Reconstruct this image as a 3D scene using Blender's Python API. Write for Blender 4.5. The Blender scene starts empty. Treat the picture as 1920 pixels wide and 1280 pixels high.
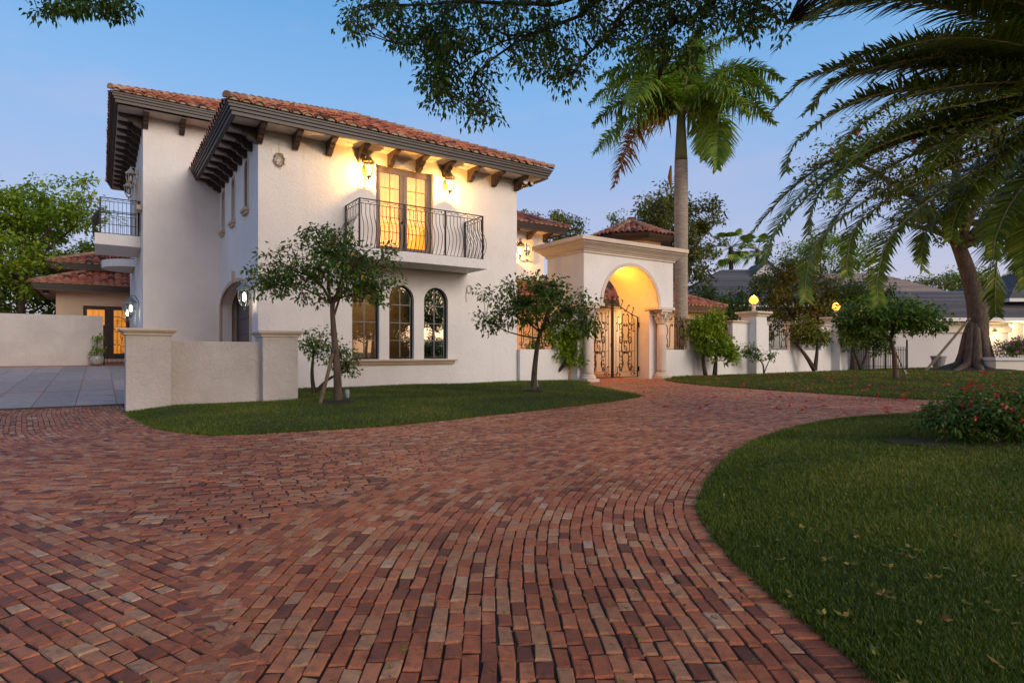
import bpy, bmesh, math, random
import numpy as np
from mathutils import Vector, Matrix
from mathutils.geometry import tessellate_polygon, delaunay_2d_cdt
R = math.radians
rng = np.random.default_rng(7)
random.seed(7)
SC = bpy.context.scene
COL = SC.collection

# ------------------------------------------------------------------ camera
F, CX, HY, CAMH = 1122.0, 960.0, 659.0, 1.1          # focal length and horizon in photo pixels, eye height
cd = bpy.data.cameras.new("camera"); cam = bpy.data.objects.new("camera", cd); COL.objects.link(cam)
cam.location = (0, 0, CAMH); cam.rotation_euler = (R(90), 0, 0)
cd.sensor_width = 36.0; cd.lens = F / 1920 * 36; cd.shift_y = (HY - 640) / 1920.0
cd.clip_start = 0.05; cd.clip_end = 2000
SC.camera = cam

# ------------------------------------------------------------------ world, sun, exposure
SUN_AZ, SUN_EL = 132.0, 3.0       # compass angle from +Y clockwise: low behind the camera, to its right
wd = bpy.data.worlds.new("World"); SC.world = wd; wd.use_nodes = True
nt = wd.node_tree; bg = nt.nodes["Background"]
sky = nt.nodes.new("ShaderNodeTexSky"); sky.sky_type = 'NISHITA'; sky.sun_disc = False
sky.sun_elevation = R(SUN_EL); sky.sun_rotation = R(SUN_AZ)
sky.air_density = 1.0; sky.dust_density = 0.6; sky.ozone_density = 2.5
hs = nt.nodes.new("ShaderNodeHueSaturation"); hs.inputs["Saturation"].default_value = 1.0
nt.links.new(sky.outputs[0], hs.inputs["Color"])
# gradient of the dusk sky by height, with the afterglow low behind the camera
tc_ = nt.nodes.new("ShaderNodeTexCoord"); sx = nt.nodes.new("ShaderNodeSeparateXYZ"); nt.links.new(tc_.outputs["Generated"], sx.inputs[0])
rp = nt.nodes.new("ShaderNodeValToRGB"); el_ = rp.color_ramp.elements
for k in range(4): el_.new(.5)
for e_, (p_, c_) in zip(el_, ((0.0, (.68, .60, .66)), (.10, (.55, .54, .70)), (.24, (.37, .49, .77)), (.38, (.235, .46, .81)), (.54, (.115, .36, .72)), (1.0, (.045, .18, .52)))): e_.position = p_; e_.color = (*c_, 1)
nt.links.new(sx.outputs[2], rp.inputs[0])
nz = nt.nodes.new("ShaderNodeTexNoise"); nz.inputs["Scale"].default_value = 2.2; nz.inputs["Detail"].default_value = 5
mpw = nt.nodes.new("ShaderNodeMapping"); mpw.inputs["Scale"].default_value = (1, 1, 3.5); nt.links.new(tc_.outputs["Generated"], mpw.inputs[0]); nt.links.new(mpw.outputs[0], nz.inputs["Vector"])
rc = nt.nodes.new("ShaderNodeValToRGB"); rc.color_ramp.elements[0].position = .52; rc.color_ramp.elements[1].position = .78; rc.color_ramp.elements[1].color = (.5, .5, .5, 1)
nt.links.new(nz.outputs[0], rc.inputs[0])
mc = nt.nodes.new("ShaderNodeMix"); mc.data_type = 'RGBA'; nt.links.new(rc.outputs[0], mc.inputs[0]); nt.links.new(rp.outputs[0], mc.inputs[6]); mc.inputs[7].default_value = (.66, .52, .66, 1)
dt = nt.nodes.new("ShaderNodeVectorMath"); dt.operation = 'DOT_PRODUCT'; nt.links.new(tc_.outputs["Generated"], dt.inputs[0])
dt.inputs[1].default_value = (math.sin(R(SUN_AZ)), math.cos(R(SUN_AZ)), .08)
gw = nt.nodes.new("ShaderNodeMapRange"); gw.inputs[1].default_value = .35; gw.inputs[2].default_value = 1.0; gw.interpolation_type = 'SMOOTHSTEP'; nt.links.new(dt.outputs["Value"], gw.inputs[0])
gc = nt.nodes.new("ShaderNodeMix"); gc.data_type = 'RGBA'; nt.links.new(gw.outputs[0], gc.inputs[0]); nt.links.new(mc.outputs[2], gc.inputs[6]); gc.inputs[7].default_value = (1.5, 1.0, .70, 1)
nk = nt.nodes.new("ShaderNodeMix"); nk.data_type = 'RGBA'; nk.inputs[0].default_value = .88
sk = nt.nodes.new("ShaderNodeVectorMath"); sk.operation = 'SCALE'; sk.inputs["Scale"].default_value = .30
nt.links.new(hs.outputs[0], sk.inputs[0]); nt.links.new(sk.outputs[0], nk.inputs[6]); nt.links.new(gc.outputs[2], nk.inputs[7]); nt.links.new(nk.outputs[2], bg.inputs[0])
bg.inputs[1].default_value = 1.0
sl = bpy.data.lights.new("dusk_sun", 'SUN'); sl.energy = 1.6; sl.angle = R(32); sl.color = (1.0, 0.93, 0.85)
so = bpy.data.objects.new("dusk_sun", sl); COL.objects.link(so); so.location = (10, -20, 30)
_e = R(22); _d = Vector((math.sin(R(SUN_AZ)) * math.cos(_e), math.cos(R(SUN_AZ)) * math.cos(_e), math.sin(_e)))
so.rotation_euler = _d.to_track_quat('Z', 'Y').to_euler()
vs = SC.view_settings; vs.view_transform = 'Standard'; vs.look = 'None'; vs.exposure = 0.14; vs.gamma = 1.0
vs.use_curve_mapping = False
SC.cycles.use_denoising = True
SC.cycles.max_bounces = 6; SC.cycles.transparent_max_bounces = 12
SC.cycles.sample_clamp_indirect = 4.0
SC.cycles.caustics_reflective = False; SC.cycles.caustics_refractive = False

# ------------------------------------------------------------------ frames: world and house frame (u along facade, v inwards)
HA = math.atan2(0.5663, 0.8242)
UX, UY = math.cos(HA), math.sin(HA); VX, VY = -UY, UX
OX, OY = -6.90, 16.26
def W(u, v, z=0.0): return Vector((OX + u * UX + v * VX, OY + u * UY + v * VY, z))
def L(x, y): x -= OX; y -= OY; return (x * UX + y * UY, x * VX + y * VY)
def px(x, y, Z): return Vector(((x - CX) / F * Z, Z, CAMH + (HY - y) / F * Z))      # a pixel at a known distance
def gp(x, y, z=0.0):                                                             # a pixel on the ground
    t = (z - CAMH) / ((HY - y) / F); return ((x - CX) / F * t, t)

# ------------------------------------------------------------------ materials
MATS = {}
def newmat(n):
    m = bpy.data.materials.new(n); m.use_nodes = True; MATS[n] = m
    return m, m.node_tree, m.node_tree.nodes["Principled BSDF"]
def coords(t, obj=True):
    c = t.nodes.new("ShaderNodeTexCoord"); return c.outputs["Object" if obj else "Generated"]
def noise(t, scale, detail=4, rough=.55, vec=None, dist=0.0):
    n = t.nodes.new("ShaderNodeTexNoise"); n.inputs["Scale"].default_value = scale
    n.inputs["Detail"].default_value = detail; n.inputs["Roughness"].default_value = rough
    n.inputs["Distortion"].default_value = dist
    g = t.nodes.new("ShaderNodeNewGeometry")
    t.links.new(vec if vec is not None else g.outputs["Position"], n.inputs["Vector"]); return n
def ramp(t, fac, stops, interp='LINEAR'):
    r = t.nodes.new("ShaderNodeValToRGB"); r.color_ramp.interpolation = interp
    e = r.color_ramp.elements
    while len(e) < len(stops): e.new(.5)
    for el, (p, c) in zip(e, stops): el.position = p; el.color = (*c, 1)
    t.links.new(fac, r.inputs[0]); return r.outputs[0]
def mixc(t, fac, a, b, mode='MIX'):
    m = t.nodes.new("ShaderNodeMix"); m.data_type = 'RGBA'; m.blend_type = mode
    for s, v in ((m.inputs[0], fac), (m.inputs[6], a), (m.inputs[7], b)):
        if isinstance(v, (int, float)): s.default_value = v
        elif isinstance(v, tuple): s.default_value = (*v, 1)
        else: t.links.new(v, s)
    return m.outputs[2]
def bump(t, b, h, strength, dist=0.01):
    n = t.nodes.new("ShaderNodeBump"); n.inputs["Strength"].default_value = strength; n.inputs["Distance"].default_value = dist
    t.links.new(h, n.inputs["Height"]); t.links.new(n.outputs[0], b.inputs["Normal"])
def attr(t, name):
    a = t.nodes.new("ShaderNodeAttribute"); a.attribute_name = name; return a.outputs["Fac"]
def setc(t, b, c):
    if isinstance(c, tuple): b.inputs["Base Color"].default_value = (*c, 1)
    else: t.links.new(c, b.inputs["Base Color"])

def mat_stucco(n, base, dirt, bs=.5):
    m, t, b = newmat(n)
    n1 = noise(t, .7, 5, .6); n2 = noise(t, 5.5, 6, .68, dist=1.6); n3 = noise(t, 40, 3, .6)
    c = mixc(t, ramp(t, n1.outputs[0], [(.40, (0, 0, 0)), (.75, (1, 1, 1))]), base, dirt)
    c = mixc(t, .10, c, n2.outputs[1], 'OVERLAY')
    mpz = t.nodes.new("ShaderNodeMapping"); mpz.inputs["Scale"].default_value = (3.2, 3.2, .16); gz = t.nodes.new("ShaderNodeNewGeometry"); t.links.new(gz.outputs["Position"], mpz.inputs[0])
    st_ = noise(t, 1.0, 5, .65, mpz.outputs[0])
    c = mixc(t, ramp(t, st_.outputs[0], [(.52, (0, 0, 0)), (.80, (.5, .5, .5))]), c, dirt)
    setc(t, b, c); b.inputs["Roughness"].default_value = .9; b.inputs["Specular IOR Level"].default_value = .2
    ad = t.nodes.new("ShaderNodeMath"); ad.operation = 'MULTIPLY_ADD'; ad.inputs[1].default_value = .25
    t.links.new(n3.outputs[0], ad.inputs[0]); t.links.new(n2.outputs[0], ad.inputs[2])
    bump(t, b, ad.outputs[0], bs * 1.5, .045); return m
mat_stucco("stucco", (.78, .76, .735), (.69, .665, .635), .32)
mat_stucco("stucco_wall", (.60, .56, .515), (.46, .41, .375), .5)
mat_stucco("stucco_cream", (.72, .56, .40), (.64, .49, .35), .3)
mat_stucco("soffit", (.66, .58, .49), (.58, .50, .43), .1)
mat_stucco("cast_stone", (.60, .48, .35), (.44, .34, .25), .3)
mat_stucco("cast_stone_pale", (.68, .58, .47), (.54, .45, .36), .25)
mat_stucco("neighbour_wall", (.66, .65, .66), (.60, .59, .60), .15)
mat_stucco("neighbour_cream", (.72, .66, .56), (.66, .60, .50), .1)

def mat_plain(n, c, rough=.5, metal=0.0, var=.25, scale=6, spec=.5, bs=.1):
    m, t, b = newmat(n)
    n1 = noise(t, scale, 5, .6)
    d = tuple(x * (1 - var) for x in c); l = tuple(min(1, x * (1 + var)) for x in c)
    setc(t, b, ramp(t, n1.outputs[0], [(.3, d), (.7, l)]))
    b.inputs["Roughness"].default_value = rough; b.inputs["Metallic"].default_value = metal
    b.inputs["Specular IOR Level"].default_value = spec
    if bs: bump(t, b, noise(t, scale * 6, 4, .6).outputs[0], bs, .01)
    return m
mat_plain("brown_wood", (.050, .030, .020), .55, var=.4, scale=8, bs=.3)
mat_plain("fascia_brown", (.038, .025, .018), .45, var=.2, scale=3)
mat_plain("door_brown", (.12, .082, .058), .45, var=.15)
mat_plain("iron", (.012, .011, .012), .38, .6, var=.3, scale=30)
mat_plain("iron_bronze", (.014, .009, .007), .45, .6, var=.4, scale=30)
mat_plain("muntin_lit_grey", (.16, .15, .145), .4, .3, var=.2)  # light reflected by the dark bars put into a paler base colour
mat_plain("garage_grey", (.085, .075, .072), .5, var=.08)
mat_plain("lantern_verdigris", (.17, .21, .23), .5, .4, var=.4, scale=25)
mat_plain("lantern_gold", (.20, .13, .06), .45, .5, var=.4, scale=25)
mat_plain("lantern_white", (.62, .55, .44), .6, var=.15)
mat_plain("mulch", (.030, .018, .012), .95, var=.6, scale=40, bs=1.0)
mat_plain("mortar_dark", (.013, .009, .006), .95, var=.5, scale=30, bs=.6)
mat_plain("mortar_cream", (.50, .40, .28), .9, var=.3, scale=20)
mat_plain("white_trim", (.72, .72, .72), .5, var=.05)
mat_plain("pot_glaze", (.34, .33, .28), .35, var=.3, scale=9)
mat_plain("dark_plastic", (.02, .02, .022), .5, var=.3)
mat_plain("grey_plastic", (.25, .25, .25), .5, var=.3)
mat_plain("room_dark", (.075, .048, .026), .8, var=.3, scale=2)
mat_plain("gilt", (.55, .38, .14), .4, .3, var=.3)
mat_plain("petal_red", (.55, .035, .018), .6, var=.4, scale=20)
mat_plain("wire_straw", (.30, .24, .16), .8, var=.4, scale=20)

def mat_leaf(n, stops, trans=.3, rough=.5):
    m, t, b = newmat(n)
    c = ramp(t, attr(t, "rnd"), stops)
    setc(t, b, c); b.inputs["Roughness"].default_value = rough; b.inputs["Specular IOR Level"].default_value = .35
    tr = t.nodes.new("ShaderNodeBsdfTranslucent"); t.links.new(mixc(t, 1.0, c, (1.0, 1.0, .45), 'MULTIPLY'), tr.inputs[0])
    mx = t.nodes.new("ShaderNodeMixShader"); mx.inputs[0].default_value = trans
    t.links.new(b.outputs[0], mx.inputs[1]); t.links.new(tr.outputs[0], mx.inputs[2])
    t.links.new(mx.outputs[0], t.nodes["Material Output"].inputs[0]); return m
G = lambda r, g, b: (r, g, b)
mat_leaf("leaf_glossy", [(0, G(0.039, 0.087, 0.011)), (.55, G(0.096, 0.186, 0.020)), (.9, G(0.182, 0.254, 0.028)), (1, G(0.450, 0.332, 0.033))])
mat_leaf("leaf_dark", [(0, G(0.030, 0.075, 0.011)), (.6, G(0.074, 0.147, 0.019)), (1, G(0.150, 0.215, 0.028))])
mat_leaf("leaf_bright", [(0, G(0.107, 0.196, 0.014)), (.6, G(0.235, 0.352, 0.020)), (1, G(0.406, 0.450, 0.037))], .4)
mat_leaf("leaf_olive", [(0, G(0.074, 0.098, 0.014)), (.6, G(0.160, 0.186, 0.024)), (1, G(0.299, 0.254, 0.037))])
mat_leaf("leaf_palm", [(0, G(0.064, 0.122, 0.015)), (.5, G(0.164, 0.234, 0.024)), (.85, G(0.329, 0.329, 0.034)), (1, G(0.450, 0.384, 0.052))], .2)
mat_leaf("leaf_royal", [(0, G(0.079, 0.171, 0.024)), (.6, G(0.200, 0.318, 0.035)), (1, G(0.450, 0.450, 0.053))], .3)
mat_leaf("leaf_brown", [(0, G(0.235, 0.098, 0.019)), (1, G(0.450, 0.215, 0.037))], .3)
mat_leaf("flower_red", [(0, G(.45, .02, .02)), (1, G(.70, .07, .05))], .2)
mat_leaf("flower_magenta", [(0, G(.40, .03, .22)), (1, G(.70, .10, .45))], .2)
mat_leaf("grass_blade", [(0, G(.040, .072, .006)), (.5, G(.092, .142, .010)), (.85, G(.17, .195, .020)), (1, G(.30, .23, .06))], .25)
mat_leaf("fallen_leaf", [(0, G(.10, .13, .02)), (.6, G(.22, .20, .03)), (1, G(.20, .10, .03))], .2)
def mat_bark(n, a, c, sc=6, sz=1.0):
    m, t, b = newmat(n)
    mp = t.nodes.new("ShaderNodeMapping"); mp.inputs["Scale"].default_value = (1, 1, sz)
    g = t.nodes.new("ShaderNodeNewGeometry"); t.links.new(g.outputs["Position"], mp.inputs[0])
    n1 = noise(t, sc, 6, .65, mp.outputs[0], .8)
    setc(t, b, ramp(t, n1.outputs[0], [(.3, a), (.7, c)])); b.inputs["Roughness"].default_value = .9
    bump(t, b, n1.outputs[0], .8, .03); return m
mat_bark("bark", (.045, .030, .020), (.15, .105, .070), 9, .35)
mat_bark("bark_dark", (.030, .020, .014), (.085, .058, .040), 9, .4)
mat_bark("bark_palm", (.20, .165, .13), (.40, .34, .27), 3, 5.0)
mat_bark("palm_green", (.10, .13, .045), (.20, .20, .07), 2, .3)
mat_bark("stake_wood", (.10, .07, .045), (.24, .18, .12), 14, .3)
mat_bark("rachis", (.16, .15, .06), (.32, .28, .13), 5, 1)

def mat_tile(n, stops):
    m, t, b = newmat(n)
    c = ramp(t, attr(t, "rnd"), stops)
    n1 = noise(t, 11, 5, .7); n2 = noise(t, 2.2, 3, .5)
    c = mixc(t, .35, c, ramp(t, n1.outputs[0], [(.25, (.30, .26, .24)), (.75, (1, .95, .9))]), 'MULTIPLY')
    setc(t, b, c); b.inputs["Roughness"].default_value = .75; b.inputs["Specular IOR Level"].default_value = .3
    bump(t, b, n1.outputs[0], .25, .01); return m
mat_tile("clay_tile", [(0, (.085, .048, .048)), (.18, (.14, .06, .05)), (.25, (.40, .125, .075)), (.55, (.50, .165, .095)), (.8, (.58, .235, .135)), (1, (.60, .36, .22))])
mat_tile("roof_under", [(0, (.22, .085, .06)), (1, (.22, .085, .06))])
mat_tile("hip_tile", [(0, (.34, .17, .11)), (1, (.52, .34, .22))])
mat_tile("slate_tile", [(0, (.09, .09, .10)), (1, (.15, .148, .155))])
mat_tile("pink_lit_roof", [(0, (.26, .20, .17)), (1, (.36, .28, .23))])  # pinkish light on the neighbour's ridge put into the roof colour

def mat_brick():
    m, t, b = newmat("brick_paver")
    c = ramp(t, attr(t, "rnd"), [(0, (.13, .046, .030)), (.16, (.25, .078, .040)), (.38, (.46, .140, .060)), (.58, (.54, .205, .095)), (.74, (.46, .225, .115)), (.90, (.58, .33, .19)), (1, (.55, .42, .33))])
    n1 = noise(t, 22, 8, .74); n2 = noise(t, .55, 4, .6); n3 = noise(t, 130, 3, .6)
    c = mixc(t, .80, c, ramp(t, n1.outputs[0], [(.30, (.16, .14, .135)), (.50, (.80, .78, .76)), (.72, (1.18, 1.1, 1.02))]), 'MULTIPLY')
    c = mixc(t, ramp(t, n2.outputs[0], [(.40, (0, 0, 0)), (.68, (.75, .75, .75))]), c, mixc(t, 1.0, c, (.52, .47, .43), 'MULTIPLY'))
    setc(t, b, c)
    rr = ramp(t, n1.outputs[0], [(.3, (.42, .42, .42)), (.7, (.72, .72, .72))]); t.links.new(rr, b.inputs["Roughness"])
    b.inputs["Specular IOR Level"].default_value = .35
    ad = t.nodes.new("ShaderNodeMath"); ad.operation = 'MULTIPLY_ADD'; ad.inputs[1].default_value = .4
    t.links.new(n3.outputs[0], ad.inputs[0]); t.links.new(n1.outputs[0], ad.inputs[2])
    bump(t, b, ad.outputs[0], .7, .012)
mat_brick()
def mat_slab():
    m, t, b = newmat("stone_slab")
    mp = t.nodes.new("ShaderNodeMapping"); mp.inputs["Rotation"].default_value = (0, 0, -HA); mp.inputs["Scale"].default_value = (.35, 2.2, 1)
    g = t.nodes.new("ShaderNodeNewGeometry"); t.links.new(g.outputs["Position"], mp.inputs[0])
    n1 = noise(t, 1.6, 5, .6, mp.outputs[0], .6)
    c = ramp(t, n1.outputs[0], [(.30, (.22, .20, .20)), (.43, (.40, .375, .365)), (.52, (.48, .375, .33)), (.60, (.34, .32, .32)), (.72, (.58, .52, .48))])
    c = mixc(t, .35, c, ramp(t, attr(t, "rnd"), [(0, (.22, .22, .23)), (1, (.60, .52, .48))]))
    c = mixc(t, .6, c, ramp(t, noise(t, 7, 6, .7).outputs[0], [(.3, (.55, .53, .52)), (.7, (1.1, 1.08, 1.05))]), 'MULTIPLY')
    setc(t, b, c); b.inputs["Roughness"].default_value = .85; b.inputs["Specular IOR Level"].default_value = .2; bump(t, b, n1.outputs[0], .2, .01)
mat_slab()
def mat_lawn():
    m, t, b = newmat("lawn_soil")
    n1 = noise(t, 40, 5, .7); n2 = noise(t, .8, 4, .6)
    c = ramp(t, n1.outputs[0], [(.3, (.014, .022, .004)), (.7, (.050, .070, .010))])
    c = mixc(t, ramp(t, n2.outputs[0], [(.4, (0, 0, 0)), (.75, (.6, .6, .6))]), c, (.035, .048, .014))
    setc(t, b, c); b.inputs["Roughness"].default_value = 1; bump(t, b, n1.outputs[0], 1.0, .03)
mat_lawn()
def mat_glass(n, refl, tint=(1, 1, 1)):
    m = bpy.data.materials.new(n); m.use_nodes = True; t = m.node_tree; MATS[n] = m
    t.nodes.remove(t.nodes["Principled BSDF"])
    g = t.nodes.new("ShaderNodeBsdfGlossy"); g.inputs["Roughness"].default_value = .015; g.inputs[0].default_value = (1, 1, 1, 1)
    tr = t.nodes.new("ShaderNodeBsdfTransparent"); tr.inputs[0].default_value = (*tint, 1)
    lw = t.nodes.new("ShaderNodeLayerWeight"); lw.inputs[0].default_value = refl
    mx = t.nodes.new("ShaderNodeMixShader"); t.links.new(lw.outputs[0], mx.inputs[0])
    t.links.new(tr.outputs[0], mx.inputs[1]); t.links.new(g.outputs[0], mx.inputs[2])
    t.links.new(mx.outputs[0], t.nodes["Material Output"].inputs[0])
mat_glass("window_glass", .58, (.95, .93, .90))
mat_glass("door_glass", .30)
def mat_emit(n, c, s, tex=0.0, scale=3.0, c2=None):
    m, t, b = newmat(n)
    b.inputs["Base Color"].default_value = (*c, 1); b.inputs["Emission Color"].default_value = (*c, 1)
    b.inputs["Emission Strength"].default_value = s; b.inputs["Roughness"].default_value = .6
    if tex:
        mp = t.nodes.new("ShaderNodeMapping"); mp.inputs["Scale"].default_value = (1, 1, .12)
        g = t.nodes.new("ShaderNodeNewGeometry"); t.links.new(g.outputs["Position"], mp.inputs[0])
        n1 = noise(t, scale, 3, .6, mp.outputs[0])
        t.links.new(ramp(t, n1.outputs[0], [(.3, c2), (.7, c)]), b.inputs["Emission Color"])
mat_emit("bulb_warm", (1.0, .66, .26), 8)
mat_emit("bulb_post", (1.0, .38, .045), 2.6)
mat_emit("bulb_cool", (1.0, .92, .80), 6)
mat_emit("curtain_amber", (1.0, .46, .045), .95, .5, 2.2, (.92, .33, .02))
mat_emit("curtain_orange", (1.0, .38, .04), .62, .5, 5.0, (.7, .2, .01))
mat_emit("porch_glow", (1.0, .85, .55), .7)

# ------------------------------------------------------------------ mesh builder
ORG = {}                               # house-frame origin of each root
class MB:
    def __init__(s): s.v = []; s.f = []; s.r = []
    def add(s, vs, fs, r=None):
        k = len(s.v); s.v.extend(tuple(p) for p in vs); s.f.extend(tuple(i + k for i in f) for f in fs)
        s.r.extend([random.random() if r is None else r] * len(fs)); return s
    def box(s, x0, x1, y0, y1, z0, z1, r=None):
        return s.add([(x0, y0, z0), (x1, y0, z0), (x1, y1, z0), (x0, y1, z0), (x0, y0, z1), (x1, y0, z1), (x1, y1, z1), (x0, y1, z1)],
                     [(0, 3, 2, 1), (4, 5, 6, 7), (0, 1, 5, 4), (1, 2, 6, 5), (2, 3, 7, 6), (3, 0, 4, 7)], r)
    def frustum(s, x0, x1, y0, y1, z0, z1, e):       # box whose top is larger by e on every side
        return s.add([(x0, y0, z0), (x1, y0, z0), (x1, y1, z0), (x0, y1, z0), (x0 - e, y0 - e, z1), (x1 + e, y0 - e, z1), (x1 + e, y1 + e, z1), (x0 - e, y1 + e, z1)],
                     [(0, 3, 2, 1), (4, 5, 6, 7), (0, 1, 5, 4), (1, 2, 6, 5), (2, 3, 7, 6), (3, 0, 4, 7)])
    def lathe(s, prof, c=(0, 0, 0), n=16, r=None, cap=True, ph=0.0):
        vs = []; fs = []
        for (rad, z) in prof:
            for i in range(n):
                a = 2 * math.pi * i / n + ph; vs.append((c[0] + rad * math.cos(a), c[1] + rad * math.sin(a), c[2] + z))
        for j in range(len(prof) - 1):
            for i in range(n):
                i2 = (i + 1) % n; fs.append((j * n + i, j * n + i2, (j + 1) * n + i2, (j + 1) * n + i))
        if cap: fs.append(tuple(range(n - 1, -1, -1))); fs.append(tuple(range((len(prof) - 1) * n, len(prof) * n)))
        return s.add(vs, fs, r)
    def tube(s, path, rad, n=6, r=None, closed=False):
        P = [Vector(p) for p in path]; m = len(P)
        if m < 2: return s
        rr = rad if hasattr(rad, '__len__') else [rad] * m
        vs = []; fs = []; up = None
        for i, p in enumerate(P):
            d = (P[min(i + 1, m - 1)] - P[max(i - 1, 0)])
            if d.length < 1e-9: d = Vector((0, 0, 1))
            d.normalize()
            if up is None:
                up = Vector((0, 0, 1)) if abs(d.z) < .9 else Vector((0, 1, 0))
            x = up.cross(d)
            if x.length < 1e-6: x = Vector((1, 0, 0)).cross(d)
            x.normalize(); y = d.cross(x); up = y
            for k in range(n):
                a = 2 * math.pi * (k + .5) / n; q = p + (x * math.cos(a) + y * math.sin(a)) * rr[i]; vs.append(tuple(q))
        for i in range(m - 1):
            for k in range(n):
                k2 = (k + 1) % n; fs.append((i * n + k, i * n + k2, (i + 1) * n + k2, (i + 1) * n + k))
        fs.append(tuple(range(n - 1, -1, -1))); fs.append(tuple(range((m - 1) * n, m * n)))
        return s.add(vs, fs, r)
    def prism(s, poly, fn, d0, d1, r=None):          # poly of 2-D points, fn(a, b, d) -> 3-D
        n = len(poly); vs = [fn(a, b, d0) for a, b in poly] + [fn(a, b, d1) for a, b in poly]
        fs = [tuple(range(n))[::-1], tuple(range(n, 2 * n))] + [(i, (i + 1) % n, n + (i + 1) % n, n + i) for i in range(n)]
        return s.add(vs, fs, r)
    def panel(s, outer, holes, fn, d0, d1, back=True):   # wall with openings: front at d0, back at d1
        loops = [outer] + holes
        tri = tessellate_polygon([[Vector((a, b, 0)) for a, b in lp] for lp in loops])
        flat = [p for lp in loops for p in lp]; n = len(flat)
        vs = [fn(a, b, d0) for a, b in flat] + [fn(a, b, d1) for a, b in flat]
        fs = [tuple(t) for t in tri]
        if back: fs += [tuple(i + n for i in t[::-1]) for t in tri]
        k = 0
        for lp in loops:
            m = len(lp)
            for i in range(m): fs.append((k + i, k + (i + 1) % m, n + k + (i + 1) % m, n + k + i))
            k += m
        return s.add(vs, fs)
    def mesh(s, name, org=(0, 0, 0), smooth=False, fixn=True):
        me = bpy.data.meshes.new(name)
        me.from_pydata([(a - org[0], b - org[1], c - org[2]) for a, b, c in s.v], [], s.f)
        at = me.attributes.new("rnd", 'FLOAT', 'FACE'); at.data.foreach_set("value", np.array(s.r, dtype=np.float32))
        if fixn:
            bm = bmesh.new(); bm.from_mesh(me); bmesh.ops.recalc_face_normals(bm, faces=bm.faces); bm.to_mesh(me); bm.free()
        if smooth: me.polygons.foreach_set("use_smooth", [True] * len(me.polygons))
        return me
    def build(s, name, mat, parent=None, smooth=False, bevel=0, label=None, fixn=True):
        me = s.mesh(name, ORG.get(parent, (0, 0, 0)), smooth, fixn); me.materials.append(MATS[mat])
        o = bpy.data.objects.new(name, me); COL.objects.link(o); o.parent = parent
        if parent is not None: ORG[o] = ORG.get(parent, (0, 0, 0))
        if bevel:
            b = o.modifiers.new("bevel", 'BEVEL'); b.width = bevel; b.segments = 2; b.limit_method = 'ANGLE'; b.angle_limit = R(40)
        if label: o["label"] = label
        return o
def inst(name, me, parent, loc=(0, 0, 0), rot=None, scale=None, mtx=None):
    o = bpy.data.objects.new(name, me); COL.objects.link(o); o.parent = parent
    if mtx is not None: o.matrix_local = mtx
    else:
        o.location = loc
        if rot: o.rotation_euler = rot
        if scale: o.scale = scale
    return o
def tag(o, label=None, cat=None, group=None, kind=None):
    if label: o["label"] = label
    if cat: o["category"] = cat
    if group: o["group"] = group
    if kind: o["kind"] = kind
    return o
def root_h(name, label, cat, u, v, z=0, group=None):          # root in the house frame
    o = bpy.data.objects.new(name, None); COL.objects.link(o); o.location = W(u, v, z); o.rotation_euler = (0, 0, HA)
    o.empty_display_size = .2; ORG[o] = (u, v, z); return tag(o, label, cat, group)
def root_w(name, label, cat, p, group=None):                  # root in world axes
    o = bpy.data.objects.new(name, None); COL.objects.link(o); o.location = p; o.empty_display_size = .2
    ORG[o] = tuple(p); return tag(o, label, cat, group)
def npmesh(name, verts, nv, rnd, mat, parent=None, smooth=False, org=None):     # many equal polygons at once
    me = bpy.data.meshes.new(name); n = len(verts) // nv
    v = np.asarray(verts, dtype=np.float32)
    o_ = org if org is not None else ORG.get(parent, (0, 0, 0)); v = v - np.array(o_, dtype=np.float32)
    me.vertices.add(len(v)); me.vertices.foreach_set("co", v.ravel())
    me.loops.add(len(v)); me.loops.foreach_set("vertex_index", np.arange(len(v), dtype=np.int32))
    me.polygons.add(n); me.polygons.foreach_set("loop_start", np.arange(0, n * nv, nv, dtype=np.int32))
    me.update(calc_edges=True)
    at = me.attributes.new("rnd", 'FLOAT', 'FACE'); at.data.foreach_set("value", np.asarray(rnd, dtype=np.float32))
    me.materials.append(MATS[mat])
    o = bpy.data.objects.new(name, me); COL.objects.link(o); o.parent = parent
    if parent is not None: ORG[o] = ORG.get(parent, (0, 0, 0))
    return o
def point(parent, loc, energy, color=(1, .66, .30), rad=.04, name="light"):
    l = bpy.data.lights.new(name, 'POINT'); l.energy = energy; l.color = color; l.shadow_soft_size = rad
    o = bpy.data.objects.new(name, l); COL.objects.link(o); o.parent = parent
    g = ORG.get(parent, (0, 0, 0)); o.location = tuple(a - b for a, b in zip(loc, g)); return o
def inpoly(P, poly):
    x, y = P[:, 0], P[:, 1]; c = np.zeros(len(P), bool); n = len(poly)
    for i in range(n):
        x0, y0 = poly[i]; x1, y1 = poly[(i + 1) % n]
        if y0 == y1: continue
        t = ((y0 > y) != (y1 > y)) & (x < (x1 - x0) * (y - y0) / (y1 - y0) + x0); c ^= t
    return c
def dpoly(P, poly):
    d = np.full(len(P), 1e9); n = len(poly)
    for i in range(n):
        a = np.array(poly[i]); b = np.array(poly[(i + 1) % n]); ab = b - a; L2 = max((ab ** 2).sum(), 1e-9)
        t = np.clip(((P - a) @ ab) / L2, 0, 1); d = np.minimum(d, np.hypot(*(P - a - t[:, None] * ab).T))
    return d
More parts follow.
